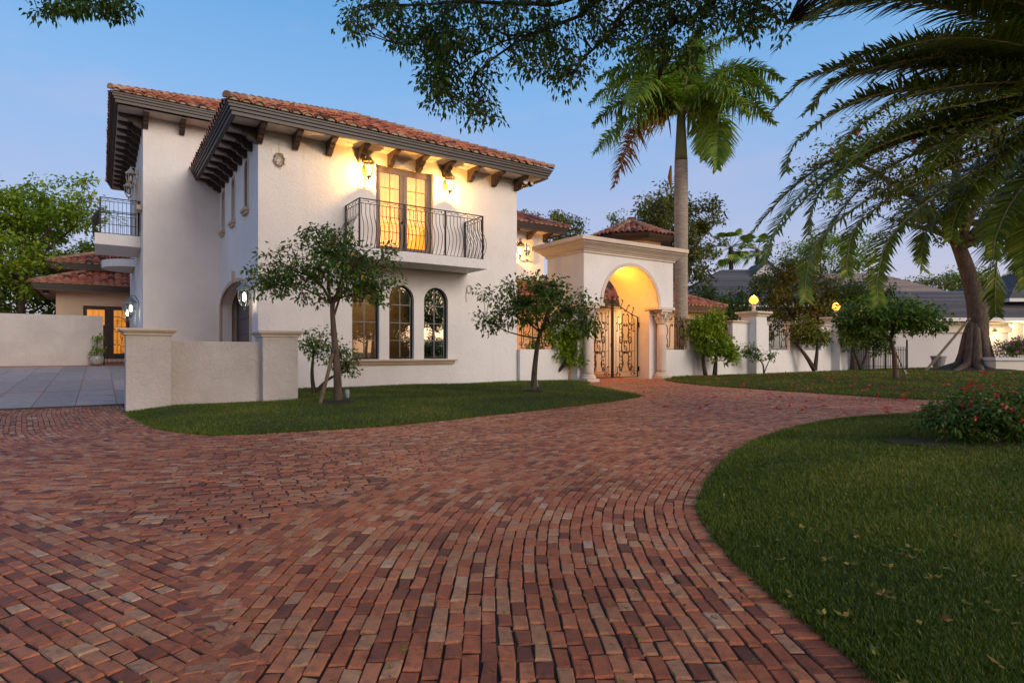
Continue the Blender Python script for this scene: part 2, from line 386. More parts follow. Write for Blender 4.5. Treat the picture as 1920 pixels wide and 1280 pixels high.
def spline(pts, per=12):                                       # Catmull-Rom through points
    P = [np.array(p, float) for p in pts]; P = [2 * P[0] - P[1]] + P + [2 * P[-1] - P[-2]]; out = []
    for i in range(1, len(P) - 2):
        for k in range(per):
            t = k / per; a, b, c, d = P[i - 1:i + 3]
            out.append(.5 * (2 * b + (c - a) * t + (2 * a - 5 * b + 4 * c - d) * t * t + (3 * b - a - 3 * c + d) * t ** 3))
    out.append(P[-2]); return np.array(out)
# ------------------------------------------------------------------ ground, driveway, lawns, court
g = MB(); g.add([(-600, -600, -.08), (600, -600, -.08), (600, 900, -.08), (-600, 900, -.08)], [(0, 1, 2, 3)])
tag(g.build("ground", "lawn_soil"), "dark grassy ground around the property", "ground", kind="structure")

HL = spline([gp(*p) for p in ((237, 771), (258, 785), (300, 803), (360, 812), (430, 815), (560, 808), (700, 800), (800, 791), (900, 780), (1060, 763), (1160, 750), (1203, 742))], 8)
house_lawn_poly = [tuple(p) for p in HL] + [tuple(W(*q)[:2]) for q in ((9.6, -2.6), (11.0, -1.15), (10.8, .05), (0, .05), (-.1, -3.7), (-3.12, -3.7))]
RL = spline([(1.26, -7), (1.25, -2), (1.24, 1.0), (1.235, 2.1), (1.21, 2.7), (1.21, 3.2), (1.27, 3.8), (1.45, 4.47), (2.02, 5.71), (2.96, 7.22), (4.15, 8.63), (5.68, 9.9), (7.3, 10.5), (9.5, 10.7), (13, 10.3), (17, 8.8)], 8)
near_lawn_poly = [tuple(p) for p in RL] + [(20, 5), (20, -7)]
BL = spline([gp(*p) for p in ((1252, 713.5), (1300, 720), (1400, 728), (1550, 738), (1720, 748), (1920, 751))] + [(16, 13.2), (21, 11.5), (26, 8.0)], 8)
back_lawn_poly = [tuple(p) for p in BL] + [(42, 8), (42, 44), (24.5, 38.6)] + [tuple(W(*q)[:2]) for q in ((32, -.1), (15.6, -.1))]
def lawn(name, label, poly, hmax, fall, step, nblades, blade, box, seed):
    r = np.random.default_rng(seed); P = np.array(poly)
    x0, y0 = P.min(0); x1, y1 = P.max(0)
    gx, gy = np.meshgrid(np.arange(x0, x1, step), np.arange(y0, y1, step)); Q = np.c_[gx.ravel(), gy.ravel()] + r.normal(0, step * .12, (gx.size, 2))
    Q = Q[inpoly(Q, poly)]; Q = Q[dpoly(Q, poly) > step * .4]
    V2 = [Vector(p) for p in poly] + [Vector(p) for p in Q]
    n = len(poly)
    ov, oe, of, *_ = delaunay_2d_cdt(V2, [(i, (i + 1) % n) for i in range(n)], [], 1, 1e-5)
    A = np.array([tuple(v) for v in ov]); d = dpoly(A, poly)
    H = lambda A, d: .006 + hmax * (1 - np.exp(-d / fall)) + .02 * np.minimum(d, 1) * np.sin(A[:, 0] * 1.3) * np.sin(A[:, 1] * 1.1)
    z = H(A, d); z[d < 1e-3] = -.03
    m = MB(); m.add([(a, b, c) for (a, b), c in zip(A, z)], of)
    o = m.build(name, "lawn_soil", None, smooth=True); tag(o, label, "lawn", kind="structure")
    # blades, denser close to the camera
    B = np.c_[r.uniform(box[0], box[1], nblades * 4), r.uniform(0, 1, nblades * 4)]
    ylo, yhi = box[2], box[3]; B[:, 1] = 1 / (1 / ylo + B[:, 1] * (1 / yhi - 1 / ylo))
    ok = inpoly(B, poly) & (np.abs(B[:, 0]) < .92 * B[:, 1] + .4); B = B[ok][:nblades]
    ed = P[(P[:, 1] > 1.6) & (np.abs(P[:, 0]) < .95 * P[:, 1] + .4)]; ne = nblades // 14
    if len(ed) > 3:                                  # ragged fringe along the edge
        i_ = r.integers(0, len(ed) - 1, ne); t_ = r.random((ne, 1)); e2 = ed[i_] * (1 - t_) + ed[i_ + 1] * t_; keep = np.hypot(*(ed[i_] - ed[i_ + 1]).T) < 1.2
        B = np.concatenate([B, (e2 + r.normal(0, .022, e2.shape) * np.sqrt(e2[:, 1:] / 3))[keep]]); B = B[B[:, 1] > 1.5]
    d = np.where(inpoly(B, poly), dpoly(B, poly), 0); z = H(B, d) - .008; n = len(B)
    patch = .5 + .5 * np.sin(B[:, 0] * 2.1 + np.sin(B[:, 1] * 1.7) * 2) * np.sin(B[:, 1] * 1.3 + 1)
    sc = np.sqrt(B[:, 1] / ylo) ; hgt = r.uniform(.6, 1.25, n) * blade[0] * (.8 + .4 * patch) * np.minimum(sc, 1.6); w = blade[1] * sc * r.uniform(.7, 1.3, n)
    a = r.uniform(0, 6.283, n); ln = r.uniform(.2, 1.0, n) * hgt
    s = np.c_[np.cos(a), np.sin(a), np.zeros(n)] * w[:, None] / 2; c = np.c_[B, z]
    ta = r.uniform(0, 6.283, n); tip = c + np.c_[np.cos(ta) * ln, np.sin(ta) * ln, hgt]
    vv = np.stack([c - s, c + s, tip], 1).reshape(-1, 3)
    tag(npmesh("grass_blades", vv, 3, np.clip(r.normal(.45, .22, n) + (patch - .5) * .5, 0, 1), "grass_blade", o), kind="stuff")
    return o, H, poly
lawnA = lawn("lawn", "strip of lawn along the white house front", house_lawn_poly, .12, .8, .30, 90000, (.036, .010), (-7.2, 5, 7.8, 22), 1)
lawnB = lawn("lawn", "dark rounded lawn inside the driveway bend at lower right", near_lawn_poly, .05, .6, .30, 230000, (.026, .0055), (1.1, 12, 1.7, 10.8), 2)
lawnC = lawn("lawn", "lawn strewn with red petals before the perimeter wall", back_lawn_poly, .17, 3.0, .8, 90000, (.048, .016), (5, 36, 13, 38), 3)
def lz(lw, x, y):
    A = np.array([[x, y]]); return float(lw[1](A, dpoly(A, lw[2]))[0])

# brick driveway
drv = MB(); drv.add([(-30, -8, -.0068), (30, -8, -.0068), (30, 26, -.0068), (-30, 26, -.0068)], [(0, 1, 2, 3)])
DRIVE = tag(drv.build("driveway", "mortar_dark"), "curving driveway of weathered red brick pavers", "driveway", kind="structure")
BW, BLN = .066, .134
def court_mask(P):
    x = P[:, 0] - OX; y = P[:, 1] - OY; u = x * UX + y * UY; v = x * VX + y * VY
    return ((v > -2.62) & (u < -2.35)) | ((v > -.9) & (u < 10.6)) | ((v > -4.4) & (u > -3.14) & (u < 0)) | ((v > -.3) & (u > 14.6)) | (v > 3.2)
BND_CU = spline([(-1.50, 2.9), (-1.80, 3.40), (-1.35, 4.5), (-.70, 5.58), (.1, 7.0), (1.1, 8.6), (2.6, 10.6), (5.0, 12.2), (10, 13.4), (18, 13)], 6)   # centre courses | courses along the house lawn
BND_BC = spline([(-.75, 1.2), (-1.05, 2.16), (-1.42, 2.75), (-1.80, 3.40)], 6)
polyC = [tuple(p) for p in BND_BC] + [tuple(p) for p in BND_CU[6:]] + [(25, 8), (25, -8), (-.3, -8)]
polyBL = [(-.3, -8)] + [tuple(p) for p in BND_BC] + [(-1.95, 3.52), (-2.7, 3.95), (-3.69, 4.36), (-6, 5.1), (-14, 7.0), (-14, -8)]
def courses(base, side, o0, o1, zone, seed, bw=BW, bl=BLN, smooth_normals=True):
    r = np.random.default_rng(seed); base = np.array(base)
    seg = np.hypot(*np.diff(base, axis=0).T); cum = np.r_[0, np.cumsum(seg)]
    s = np.arange(0, cum[-1], .06); B = np.c_[np.interp(s, cum, base[:, 0]), np.interp(s, cum, base[:, 1])]
    T = np.gradient(B, axis=0); k = np.ones(15) / 15
    T = np.c_[np.convolve(np.pad(T[:, 0], 7, 'edge'), k, 'valid'), np.convolve(np.pad(T[:, 1], 7, 'edge'), k, 'valid')]
    T /= np.hypot(*T.T)[:, None]; N = np.c_[-T[:, 1], T[:, 0]] * side
    out = []; o = o0; row = 0
    while o < o1:
        w = bw * r.uniform(.95, 1.06); mid = B + N * (o + w / 2)
        sl = np.hypot(*np.diff(mid, axis=0).T); sl *= (np.sum(np.diff(mid, axis=0) * T[:-1], 1) > 0); c = np.r_[0, np.cumsum(sl)] + np.arange(len(mid)) * 1e-7
        nb = int(c[-1] / bl) + 2; ln = np.clip(r.normal(bl, bl * .12, nb), bl * .6, bl * 1.4); e = np.cumsum(ln) - r.uniform(0, bl) ; e = e[(e > 0) & (e < c[-1])]
        if len(e) > 2:
            ga = .0034; gc_ = .0052; t0 = np.interp(e[:-1] + gc_, c, s); t1 = np.interp(e[1:] - gc_, c, s)
            def at(t, off): return np.c_[np.interp(t, s, B[:, 0] + N[:, 0] * off), np.interp(t, s, B[:, 1] + N[:, 1] * off)]
            a, b, cc, d = at(t0, o + ga), at(t1, o + ga), at(t1, o + w - ga), at(t0, o + w - ga)
            q = np.stack([a, b, cc, d], 1); ctr = q.mean(1); ok = zone(ctr); out.append(q[ok])
        o += w; row += 1
    return np.concatenate(out) if out else np.zeros((0, 4, 2))
def free(P): return ~(inpoly(P, house_lawn_poly) | inpoly(P, near_lawn_poly) | inpoly(P, back_lawn_poly) | court_mask(P))
def vis(P): return (P[:, 1] > 1.55) & (P[:, 1] < 25.5) & (np.abs(P[:, 0]) < .90 * P[:, 1] + .5)
border = courses(RL, 1, .0, .150, lambda P: vis(P) & ~inpoly(P, back_lawn_poly), 1, bw=.151, bl=BW)
centre = courses(RL, 1, .153, 9.5, lambda P: vis(P) & free(P) & inpoly(P, polyC), 2)
HB = [W(-3.2, 4)[:2], W(-3.2, -1)[:2], W(-3.2, -3.4)[:2]] + [tuple(p) for p in HL[4:]] + [(4.6, 17), (7.5, 21), (10, 24.5), (12, 27)]
HB = spline(HB[:3] + HB[3::9] + HB[-4:], 8)
def near(P, poly, d=.075): return inpoly(P, poly) & (dpoly(P, poly) > d)
upper = courses(HB, -1, -6.5, 9.0, lambda P: vis(P) & free(P) & ~near(P, polyC) & ~near(P, polyBL), 3)
dl = np.array((.83, -.555)); dl /= np.hypot(*dl); st = np.array((-1.9, 3.5)) - dl * 12
low = courses(np.array([st + dl * k for k in np.linspace(0, 16, 60)]), -1, -2.0, 7.0, lambda P: vis(P) & free(P) & (inpoly(P, polyBL) | (dpoly(P, polyBL) < .07)) & ~near(P, polyC), 4)
Q = np.concatenate([border, centre, upper, low])
r_ = np.random.default_rng(11); nq = len(Q)
Q = Q + r_.normal(0, .0030, Q.shape)
ctr = Q.mean(1); zlow = np.r_[np.full(len(border) + len(centre), .0015), np.full(len(upper), -.0004), np.full(len(low), -.0002)]
zt = zlow[:, None] + r_.normal(0, .0016, nq)[:, None] + r_.normal(0, .0016, (nq, 4))
inn = ctr[:, None] + (Q - ctr[:, None]) * np.array(.90); 
dlen = np.hypot(*(Q - ctr[:, None]).transpose(2, 0, 1)); inn = ctr[:, None] + (Q - ctr[:, None]) * (1 - .0085 / dlen)[..., None]
rn = np.clip(r_.beta(1.9, 2.2, nq), 0, 1)
verts = np.concatenate([np.concatenate([inn, zt[..., None]], 2), np.concatenate([Q, zt[..., None] - .006], 2), np.concatenate([Q, zt[..., None] * 0 - .034], 2)], 1)   # nq,12,3
FQ = [(0, 1, 2, 3)] + [(4 + i, 4 + (i + 1) % 4, (i + 1) % 4, i) for i in range(4)] + [(8 + i, 8 + (i + 1) % 4, 4 + (i + 1) % 4, 4 + i) for i in range(4)]
sgn = np.sign((Q[:, 1, 0] - Q[:, 0, 0]) * (Q[:, 2, 1] - Q[:, 1, 1]) - (Q[:, 1, 1] - Q[:, 0, 1]) * (Q[:, 2, 0] - Q[:, 1, 0]))
area = BW * BLN / (ctr[:, 1] ** 3); inview = (ctr[:, 1] > 1.80) & (np.abs(ctr[:, 0]) < .85 * ctr[:, 1])
order = np.argsort(-area * inview); big = order[:300]; rest = order[300:]
for i in big:
    v12 = verts[i]; c = ctr[i]; m = MB(); m.add([(p[0] - c[0], p[1] - c[1], p[2]) for p in v12], [f if sgn[i] > 0 else f[::-1] for f in FQ], float(rn[i]))
    me = m.mesh("brick", fixn=False); me.materials.append(MATS["brick_paver"]); inst("brick", me, DRIVE, (c[0], c[1], 0))
fa = np.array([f for f in FQ]); vr = verts[rest]
fl = np.where(sgn[rest][:, None, None] > 0, fa[None], fa[None, :, ::-1])
pv = np.take_along_axis(vr[:, None].repeat(9, 1), fl[..., None].repeat(3, 3), 2).reshape(-1, 3)
tag(npmesh("brick_paving", pv, 4, np.repeat(rn[rest], 9), "brick_paver", DRIVE), "weathered red bricks of the farther paving", kind="stuff")
print("bricks", nq)

# stone court at the left, rising towards the back
def cz(v): return .02 + .042 * (min(v, 10.8) + 2.6)
ct = MB(); ct.add([(-14, -2.6, cz(-2.6) - .007), (0.3, -2.6, cz(-2.6) - .007), (0.3, 10.8, cz(10.8) - .007), (-14, 10.8, cz(10.8) - .007), (-14, 24, cz(10.8) - .007), (-2.3, 24, cz(10.8) - .007)], [(0, 1, 2, 3), (3, 2, 5, 4)])
cr = MB(); croot = bpy.data.objects.new("stone_court", ct.mesh("stone_court")); croot.data.materials.append(MATS["brick_paver"]); COL.objects.link(croot)
croot.location = W(0, 0); croot.rotation_euler = (0, 0, HA); tag(croot, "sloping court of large grey stone slabs", "paving", kind="structure")
for j in range(4):
    v0 = -2.56 + 3.22 * j; v1 = v0 + 3.06
    for i in range(16):
        u1 = -2.57 - .69 * i; u0 = u1 - .675
        m = MB(); m.add([(u0, v0, cz(v0)), (u1, v0, cz(v0)), (u1, v1, cz(v1)), (u0, v1, cz(v1)), (u0, v0, cz(v0) - .04), (u1, v0, cz(v0) - .04), (u1, v1, cz(v1) - .04), (u0, v1, cz(v1) - .04)],
                        [(0, 1, 2, 3), (4, 5, 1, 0), (5, 6, 2, 1), (6, 7, 3, 2), (7, 4, 0, 3)])
        m.build("stone_slab", "stone_slab", croot)
m = MB(); m.box(-14, -2.4, -2.66, -2.59, -.02, .03); m.build("drain_channel", "dark_plastic", croot)
# ------------------------------------------------------------------ roofs
TW, TL, TX = .31, .40, .325            # tile width, length, exposed length
def tile_mesh(rnd):
    m = MB(); n = 9; xs = np.linspace(-.5, .5, n)
    prof = [(x * TW, .085 * max(0, math.cos(x * math.pi * 1.18)) ** .8 - (.012 if abs(x) > .44 else 0)) for x in xs]
    vs = [(x * 1.03, -.02, z + .040) for x, z in prof] + [(x * .97, TL, z * .92 + .004) for x, z in prof] + [(x * 1.03, -.02, z + .016) for x, z in prof]
    fs = [(i, i + 1, n + i + 1, n + i) for i in range(n - 1)] + [(2 * n + i, 2 * n + i + 1, i + 1, i) for i in range(n - 1)]
    m.add(vs, fs, rnd); me = m.mesh("roof_tile", smooth=False, fixn=False); me.materials.append(MATS["clay_tile"])
    me.polygons.foreach_set("use_smooth", [True] * (n - 1) + [False] * (n - 1))
    return me, m
TILES = [tile_mesh(x)[0] for x in np.linspace(.0, 1, 24)]
TV = np.array(tile_mesh(.5)[1].v); TF = np.array(tile_mesh(.5)[1].f)
def tile_face(P, e, s, poly, part, nmax, rows=None, mort=None, seed=0):
    """lay tiles on a roof face: P eave start, e along eave, s up the slope, poly in (along, up) coordinates"""
    r = np.random.default_rng(seed); e = Vector(e).normalized(); s = Vector(s).normalized(); n = e.cross(s)
    if n.z < 0: n = -n
    A = np.array(poly); w = A[:, 0].max(); h = A[:, 1].max(); cells = []
    for j in range(int(h / TX) + 1):
        for i in range(int(w / TW) + 1):
            cells.append((i * TW + TW / 2, j * TX, j))
    C = np.array(cells); ok = inpoly(C[:, :2] + np.array([0, .14]), poly); C = C[ok]
    px_ = [Vector(P) + e * c[0] + s * c[1] for c in C]
    M = [Matrix(((e.x, s.x, n.x, p.x), (e.y, s.y, n.y, p.y), (e.z, s.z, n.z, p.z), (0, 0, 0, 1))) for p in px_]
    made = 0; joint = []; jr = []
    for c, m in zip(C, M):
        rv = float(np.clip(r.beta(1.5, 1.6), 0, 1)); m2 = m @ Matrix.Rotation(r.normal(0, .012), 4, 'Z') @ Matrix.Translation((r.normal(0, .004), r.normal(0, .008), r.normal(0, .004)))
        if made < nmax:
            inst("roof_tile", TILES[int(rv * 23.99)], part, mtx=Matrix.Translation([-a for a in ORG[part]]) @ m2); made += 1
        else:
            a = np.array(m2); joint.append(TV @ a[:3, :3].T + a[:3, 3]); jr += [rv] * len(TF)
        if mort is not None and c[2] == 0:
            k = 6; pts = [Vector((math.cos(t) * .105, -.0, math.sin(t) * .085 + .012)) for t in np.linspace(0, math.pi, k)]
            mort.add([tuple(m @ (p + Vector((0, .012, 0)))) for p in pts], [tuple(range(k))])
    if joint:
        V_ = np.concatenate([jv[TF].reshape(-1, 3) for jv in joint])
        tag(npmesh("roof_tiling", V_, 4, jr, "clay_tile", part), kind="stuff")
    return made
def barrel_run(m, p, q, rad=.12, step=.36, part=None):     # overlapping ridge or hip tiles from p (low) to q (high)
    p, q = Vector(p), Vector(q); d = (q - p); n = int(d.length / step) + 1; d.normalize(); x = d.cross(Vector((0, 0, 1))).normalized(); y = x.cross(d)
    for k in range(n):
        a = p + d * k * step; b = a + d * (step + .06); vs = []
        for c, rr, lift in ((a, rad * 1.06, .03), (b, rad * .92, .0)):
            for t in np.linspace(-.15, math.pi + .15, 8): vs.append(tuple(c + x * math.cos(t) * rr + y * (math.sin(t) * rr + lift)))
        fs_ = [(i, i + 1, 9 + i, 8 + i) for i in range(7)] + [tuple(range(7, -1, -1))]
        if part is not None: t1_ = MB(); t1_.add(vs, fs_); t1_.build("hip_tile", "hip_tile", part)
        else: m.add(vs, fs_)
def hip_roof(root, u0, u1, v0, v1, ze, pitch, ridge_dir=None, sides="FLR", nmax=300, seed=1, name="roof", zt=0, single=False):
    """hip roof on a rectangle in the house frame; u0..v1 are the eave lines"""
    tp = math.tan(pitch); wu, wv = u1 - u0, v1 - v0; h = min(wu, wv) / 2; zr = ze + h * tp
    if wu <= wv: A, B = (u0 + h, v0 + h, zr), (u0 + h, v1 - h, zr)
    else: A, B = (u0 + h, v0 + h, zr), (u1 - h, v0 + h, zr)
    c = [(u0, v0, ze), (u1, v0, ze), (u1, v1, ze), (u0, v1, ze)]
    m = MB()
    if wu <= wv: fs = [(0, 1, 4), (1, 2, 5, 4), (2, 3, 5), (3, 0, 4, 5)]
    else: fs = [(0, 1, 5, 4), (1, 2, 5), (2, 3, 4, 5), (3, 0, 4)]
    m.add(c + [A, B], fs + [(3, 2, 1, 0)])
    part = m.build(name, "roof_under", root)
    sl = 1 / math.cos(pitch); left = nmax; mort = MB()
    def face(P, e, s, w, top0, top1, sd):
        nonlocal left
        made = tile_face(P, e, s, [(0, 0), (w, 0), (top1, h * sl), (top0, h * sl)] if top1 - top0 > .02 else [(0, 0), (w, 0), (top0, h * sl)], part, left, mort=mort, seed=sd)
        left -= made
    cs, sn = math.cos(pitch), math.sin(pitch)
    if "F" in sides: face((u0, v0, ze + .01), (1, 0, 0), (0, cs, sn), wu, h, wu - h, seed)
    if "L" in sides: face((u0, v1, ze + .01), (0, -1, 0), (cs, 0, sn), wv, h, wv - h, seed + 1)
    if "R" in sides: face((u1, v0, ze + .01), (0, 1, 0), (-cs, 0, sn), wv, h, wv - h, seed + 2)
    hp = MB()
    e_ = .05
    for q, t in ((c[0], A), (c[1], A if wu <= wv else B), (c[2], B), (c[3], B if wu <= wv else A)):
        barrel_run(hp, (q[0], q[1], q[2] + e_), (t[0], t[1], t[2] + e_), part=part if single else None)
    if (Vector(A) - Vector(B)).length > .1: barrel_run(hp, (A[0], A[1], A[2] + e_ + .03), (B[0], B[1], B[2] + e_ + .03), part=part if single else None)
    if hp.v: tag(hp.build("hip_tiles", "hip_tile", part), kind="stuff")
    if mort.v: tag(mort.build("tile_mortar", "mortar_cream", part), kind="stuff")
    return part
def eaves(root, u0, u1, v0, v1, ze, over, zs, drop=.30):
    """stepped brown fascia with gutter round the eave line and a cream soffit"""
    m = MB()
    def ring(o0, o1, za, zb):     # square ring between inset o0 and o1
        a = [(u0 + o0, v0 + o0), (u1 - o0, v0 + o0), (u1 - o0, v1 - o0), (u0 + o0, v1 - o0)]
        b = [(u0 + o1, v0 + o1), (u1 - o1, v0 + o1), (u1 - o1, v1 - o1), (u0 + o1, v1 - o1)]
        vs = [(x, y, za) for x, y in a] + [(x, y, zb) for x, y in a] + [(x, y, za) for x, y in b] + [(x, y, zb) for x, y in b]; fs = []
        for i in range(4):
            j = (i + 1) % 4; fs += [(i, j, 4 + j, 4 + i), (8 + j, 8 + i, 12 + i, 12 + j), (4 + i, 4 + j, 12 + j, 12 + i), (j, i, 8 + i, 8 + j)]
        m.add(vs, fs)
    ring(.02, .14, ze - .05, ze - .004); ring(.05, .16, ze - .12, ze - .052); ring(.09, .18, ze - .20, ze - .122); ring(.13, .24, ze - drop, ze - .202)
    m.build("fascia", "fascia_brown", root)
    s = MB(); o = .20; z = zs
    s.add([(u0 + o, v0 + o, z), (u1 - o, v0 + o, z), (u1 - o, v1 - o, z), (u0 + o, v1 - o, z)], [(3, 2, 1, 0)])
    s.build("soffit", "soffit", root)
CORB = [(0, 0), (0, -.40), (.10, -.40), (.13, -.36), (.20, -.35), (.26, -.30), (.28, -.24), (.36, -.23), (.42, -.19), (.45, -.13), (.56, -.11), (.66, -.08), (.70, -.05), (.70, 0)]
CORBM = {}
def corbel(root, u, v, z, d, L_=1.0):            # d 'F' or 'L' or 'R'
    if d not in CORBM:
        m = MB(); w = .075
        fn = {'F': lambda a, b, t: (t, -a, b), 'L': lambda a, b, t: (-a, t, b), 'R': lambda a, b, t: (a, t, b)}[d]
        m.prism(CORB, fn, -w, w); CORBM[d] = m.mesh("corbel"); CORBM[d].materials.append(MATS["brown_wood"])
    g = ORG[root]; inst("corbel", CORBM[d], root, (u - g[0], v - g[1], z - g[2]))
def arch_pts(a0, a1, z0, zs, rise, n=14):        # outline of an arched opening, counter-clockwise
    c = (a0 + a1) / 2; w = (a1 - a0) / 2
    return [(a0, z0), (a1, z0)] + [(c + w * math.cos(t), zs + rise * math.sin(t)) for t in np.linspace(0, math.pi, n)]
def rect(a0, a1, b0, b1): return [(a0, b0), (a1, b0), (a1, b1), (a0, b1)]
def ring_strip(m, outer, inner, fn, d0, d1):     # band between two outlines of equal length
    n = len(outer); vs = [fn(a, b, d0) for a, b in outer] + [fn(a, b, d0) for a, b in inner] + [fn(a, b, d1) for a, b in outer] + [fn(a, b, d1) for a, b in inner]; fs = []
    for i in range(n):
        j = (i + 1) % n; fs += [(i, j, n + j, n + i), (2 * n + i, 3 * n + i, 3 * n + j, 2 * n + j), (i, 2 * n + i, 2 * n + j, j), (n + i, n + j, 3 * n + j, 3 * n + i)]
    m.add(vs, fs)
FF = lambda a, b, d: (a, d, b)                   # facade plane: (u, z, v)
FL = lambda a, b, d: (d, a, b)                   # left faces:   (v, z, u)

# ------------------------------------------------------------------ the villa
VIL = root_h("villa", "white stucco two-storey villa with clay barrel tile roofs and lit balcony door", "house", 0, 0)
ZS, ZE, OV = 7.15, 7.42, .92
# block A walls
W1, W2, W3 = (2.62, 3.47), (3.79, 4.62), (4.97, 5.83)
win_out = [arch_pts(a, b, .87, 2.72, .44) for a, b in (W1, W2, W3)]
m = MB(); m.panel(rect(0, 8.58, -.1, 7.16), win_out + [rect(3.36, 5.29, 4.05, 6.82)], FF, 0, .24)
m.build("front_wall", "stucco", VIL)
GA = (.95, 6.05); slits = [(1.30, 1.78), (3.40, 3.88), (5.30, 5.78)]
gar = arch_pts(GA[0], GA[1], -.1, 2.62, .66, 18); slh = [arch_pts(a, b, 5.28, 6.45, .24, 8) for a, b in slits]
m = MB(); m.panel(rect(.24, 6.36, -.12, 7.16), [[(a, max(b, -.11)) for a, b in gar]] + slh, FL, 0.0, .35); m.build("side_wall", "stucco", VIL)
m = MB(); m.box(8.33, 8.58, .24, 9, -.1, 7.155); m.build("end_wall", "stucco", VIL)
# block B, wing C, turret, courtyard range
m = MB(); m.box(-2.35, 6.65, 6.36, 17.2, -.1, 9.02); m.build("tower_block_wall", "stucco", VIL)
m = MB(); m.box(8.2, 15.4, 7.3, 14, -.1, 7.155); m.build("rear_wing_wall", "stucco", VIL)
PITCH = math.atan(.448)
roofA = hip_roof(VIL, -OV, 8.58 + OV, -OV, 12, ZE, PITCH, sides="FL", nmax=290, seed=10, single=True)
eaves(VIL, -OV, 8.58 + OV, -OV, 12, ZE, OV, ZS)
roofB = hip_roof(VIL, -2.35 - OV, 6.65 + OV, 6.36 - OV, 17.2 + OV, 9.36, PITCH, sides="FL", nmax=0, seed=20, single=True)
eaves(VIL, -2.35 - OV, 6.65 + OV, 6.36 - OV, 17.2 + OV, 9.36, OV, 9.02)
roofC = hip_roof(VIL, 7.6, 16.35, 6.4, 15, 7.42, PITCH, sides="FR", nmax=0, seed=30)
eaves(VIL, 7.6, 16.35, 6.4, 15, 7.42, OV, ZS)
for i in range(10): corbel(VIL, .02 + .945 * i, 0, 7.149, 'F')
for i in range(9): corbel(VIL, 0, .02 + .76 * i, 7.149, 'L')
for i in range(3): corbel(VIL, -2.28 + 1.08 * i, 6.36, 9.019, 'F')
for i in range(13): corbel(VIL, -2.35, 6.44 + .85 * i, 9.019, 'L')
for i in range(4): corbel(VIL, 12.3 + 1.03 * i, 7.3, 7.149, 'F')
# turret (eight-sided)
tc = W(21.3, 6.9); m = MB(); m.lathe([(1.75, -.1), (1.75, 7.15)], (21.3, 6.9, 0), 8, ph=R(22.5)); m.build("turret_wall", "stucco_cream", VIL)
m = MB(); m.lathe([(2.3, 7.12), (2.42, 7.30), (2.45, 7.42)], (21.3, 6.9, 0), 8, ph=R(22.5)); m.build("turret_fascia", "fascia_brown", VIL)
m = MB(); m.lathe([(2.5, 7.425), (.02, 8.5)], (21.3, 6.9, 0), 8, ph=R(22.5)); tr_ = m.build("turret_roof", "roof_under", VIL)
ap = Vector((21.3, 6.9, 8.5)); hp = MB()
for k in range(8):
    a0 = R(22.5) + k * math.pi / 4; a1 = a0 + math.pi / 4
    p0 = Vector((21.3 + 2.5 * math.cos(a0), 6.9 + 2.5 * math.sin(a0), 7.43)); p1 = Vector((21.3 + 2.5 * math.cos(a1), 6.9 + 2.5 * math.sin(a1), 7.43))
    mid = (p0 + p1) / 2; w = (p1 - p0).length; h = (ap - mid).length
    if (W(mid.x, mid.y).y) < W(21.3, 6.9).y + .8: tile_face(p0, p1 - p0, ap - mid, [(0, 0), (w, 0), (w / 2, h)], tr_, 0, seed=40 + k)
    barrel_run(hp, p0 + Vector((0, 0, .05)), ap + Vector((0, 0, .05)), .09)
tag(hp.build("hip_tiles", "hip_tile", tr_), kind="stuff")
# low courtyard range behind the perimeter wall
m = MB(); m.box(16.9, 25.3, 4.95, 12, -.1, 3.3); m.box(17.6, 23.6, 7, 12, 3.3, 4.6); m.build("courtyard_range_wall", "stucco_cream", VIL)
hip_roof(VIL, 16.2, 26.2, 4.05, 13, 3.62, R(22), sides="FR", nmax=0, seed=50); eaves(VIL, 16.2, 26.2, 4.05, 13, 3.62, .9, 3.34)
hip_roof(VIL, 17, 24.5, 6.1, 12.8, 4.86, R(22), sides="FR", nmax=0, seed=60); eaves(VIL, 17, 24.5, 6.1, 12.8, 4.86, .9, 4.6)
m = MB(); m.box(8.6, 16.8, 5.2, 7.2, -.1, 3.3); m.build("courtyard_wing_wall", "stucco_cream", VIL)
hip_roof(VIL, 8.62, 17.3, 4.3, 8.2, 3.6, R(22), sides="F", nmax=0, seed=70); eaves(VIL, 8.62, 17.3, 4.3, 8.2, 3.6, .9, 3.32)
m = MB(); m.box(8.6, 30, -.9, 5.2, -.03, -.012); m.build("courtyard_floor", "brick_paver", VIL)

# arched ground floor windows
def muntin_bar(p, pts, r, par, mat="iron", name="muntin"):
    mm = MB(); mm.tube(pts, r, 4); return mm.build(name, mat, par)
for (a, b) in (W1, W2, W3):
    o_ = arch_pts(a, b, .87, 2.72, .44); i_ = arch_pts(a + .045, b - .045, .915, 2.72, .40)
    fr = MB(); ring_strip(fr, o_, i_, FF, .13, .20); win = fr.build("window", "iron", VIL, label="arched window with dark frame")
    gl = MB(); gl.add([FF(x, y, .165) for x, y in i_], [tuple(range(len(i_)))]); gl.build("pane", "window_glass", win)
    cu = (a + b) / 2; muntin_bar(None, [(cu, .155, .9), (cu, .155, 3.13)], .019, win, "muntin_lit_grey")
    for z in (1.45, 2.0, 2.56): muntin_bar(None, [(a + .02, .155, z), (b - .02, .155, z)], .019, win, "muntin_lit_grey")
sm = MB()
for za, zb, e in ((.70, .74, .07), (.74, .80, .10), (.80, .86, .16)): sm.box(2.45 - e + .07, 6.02 + e - .07, -e, .02, za, zb - .001)
sm.build("window_sill", "cast_stone", VIL, bevel=.012)
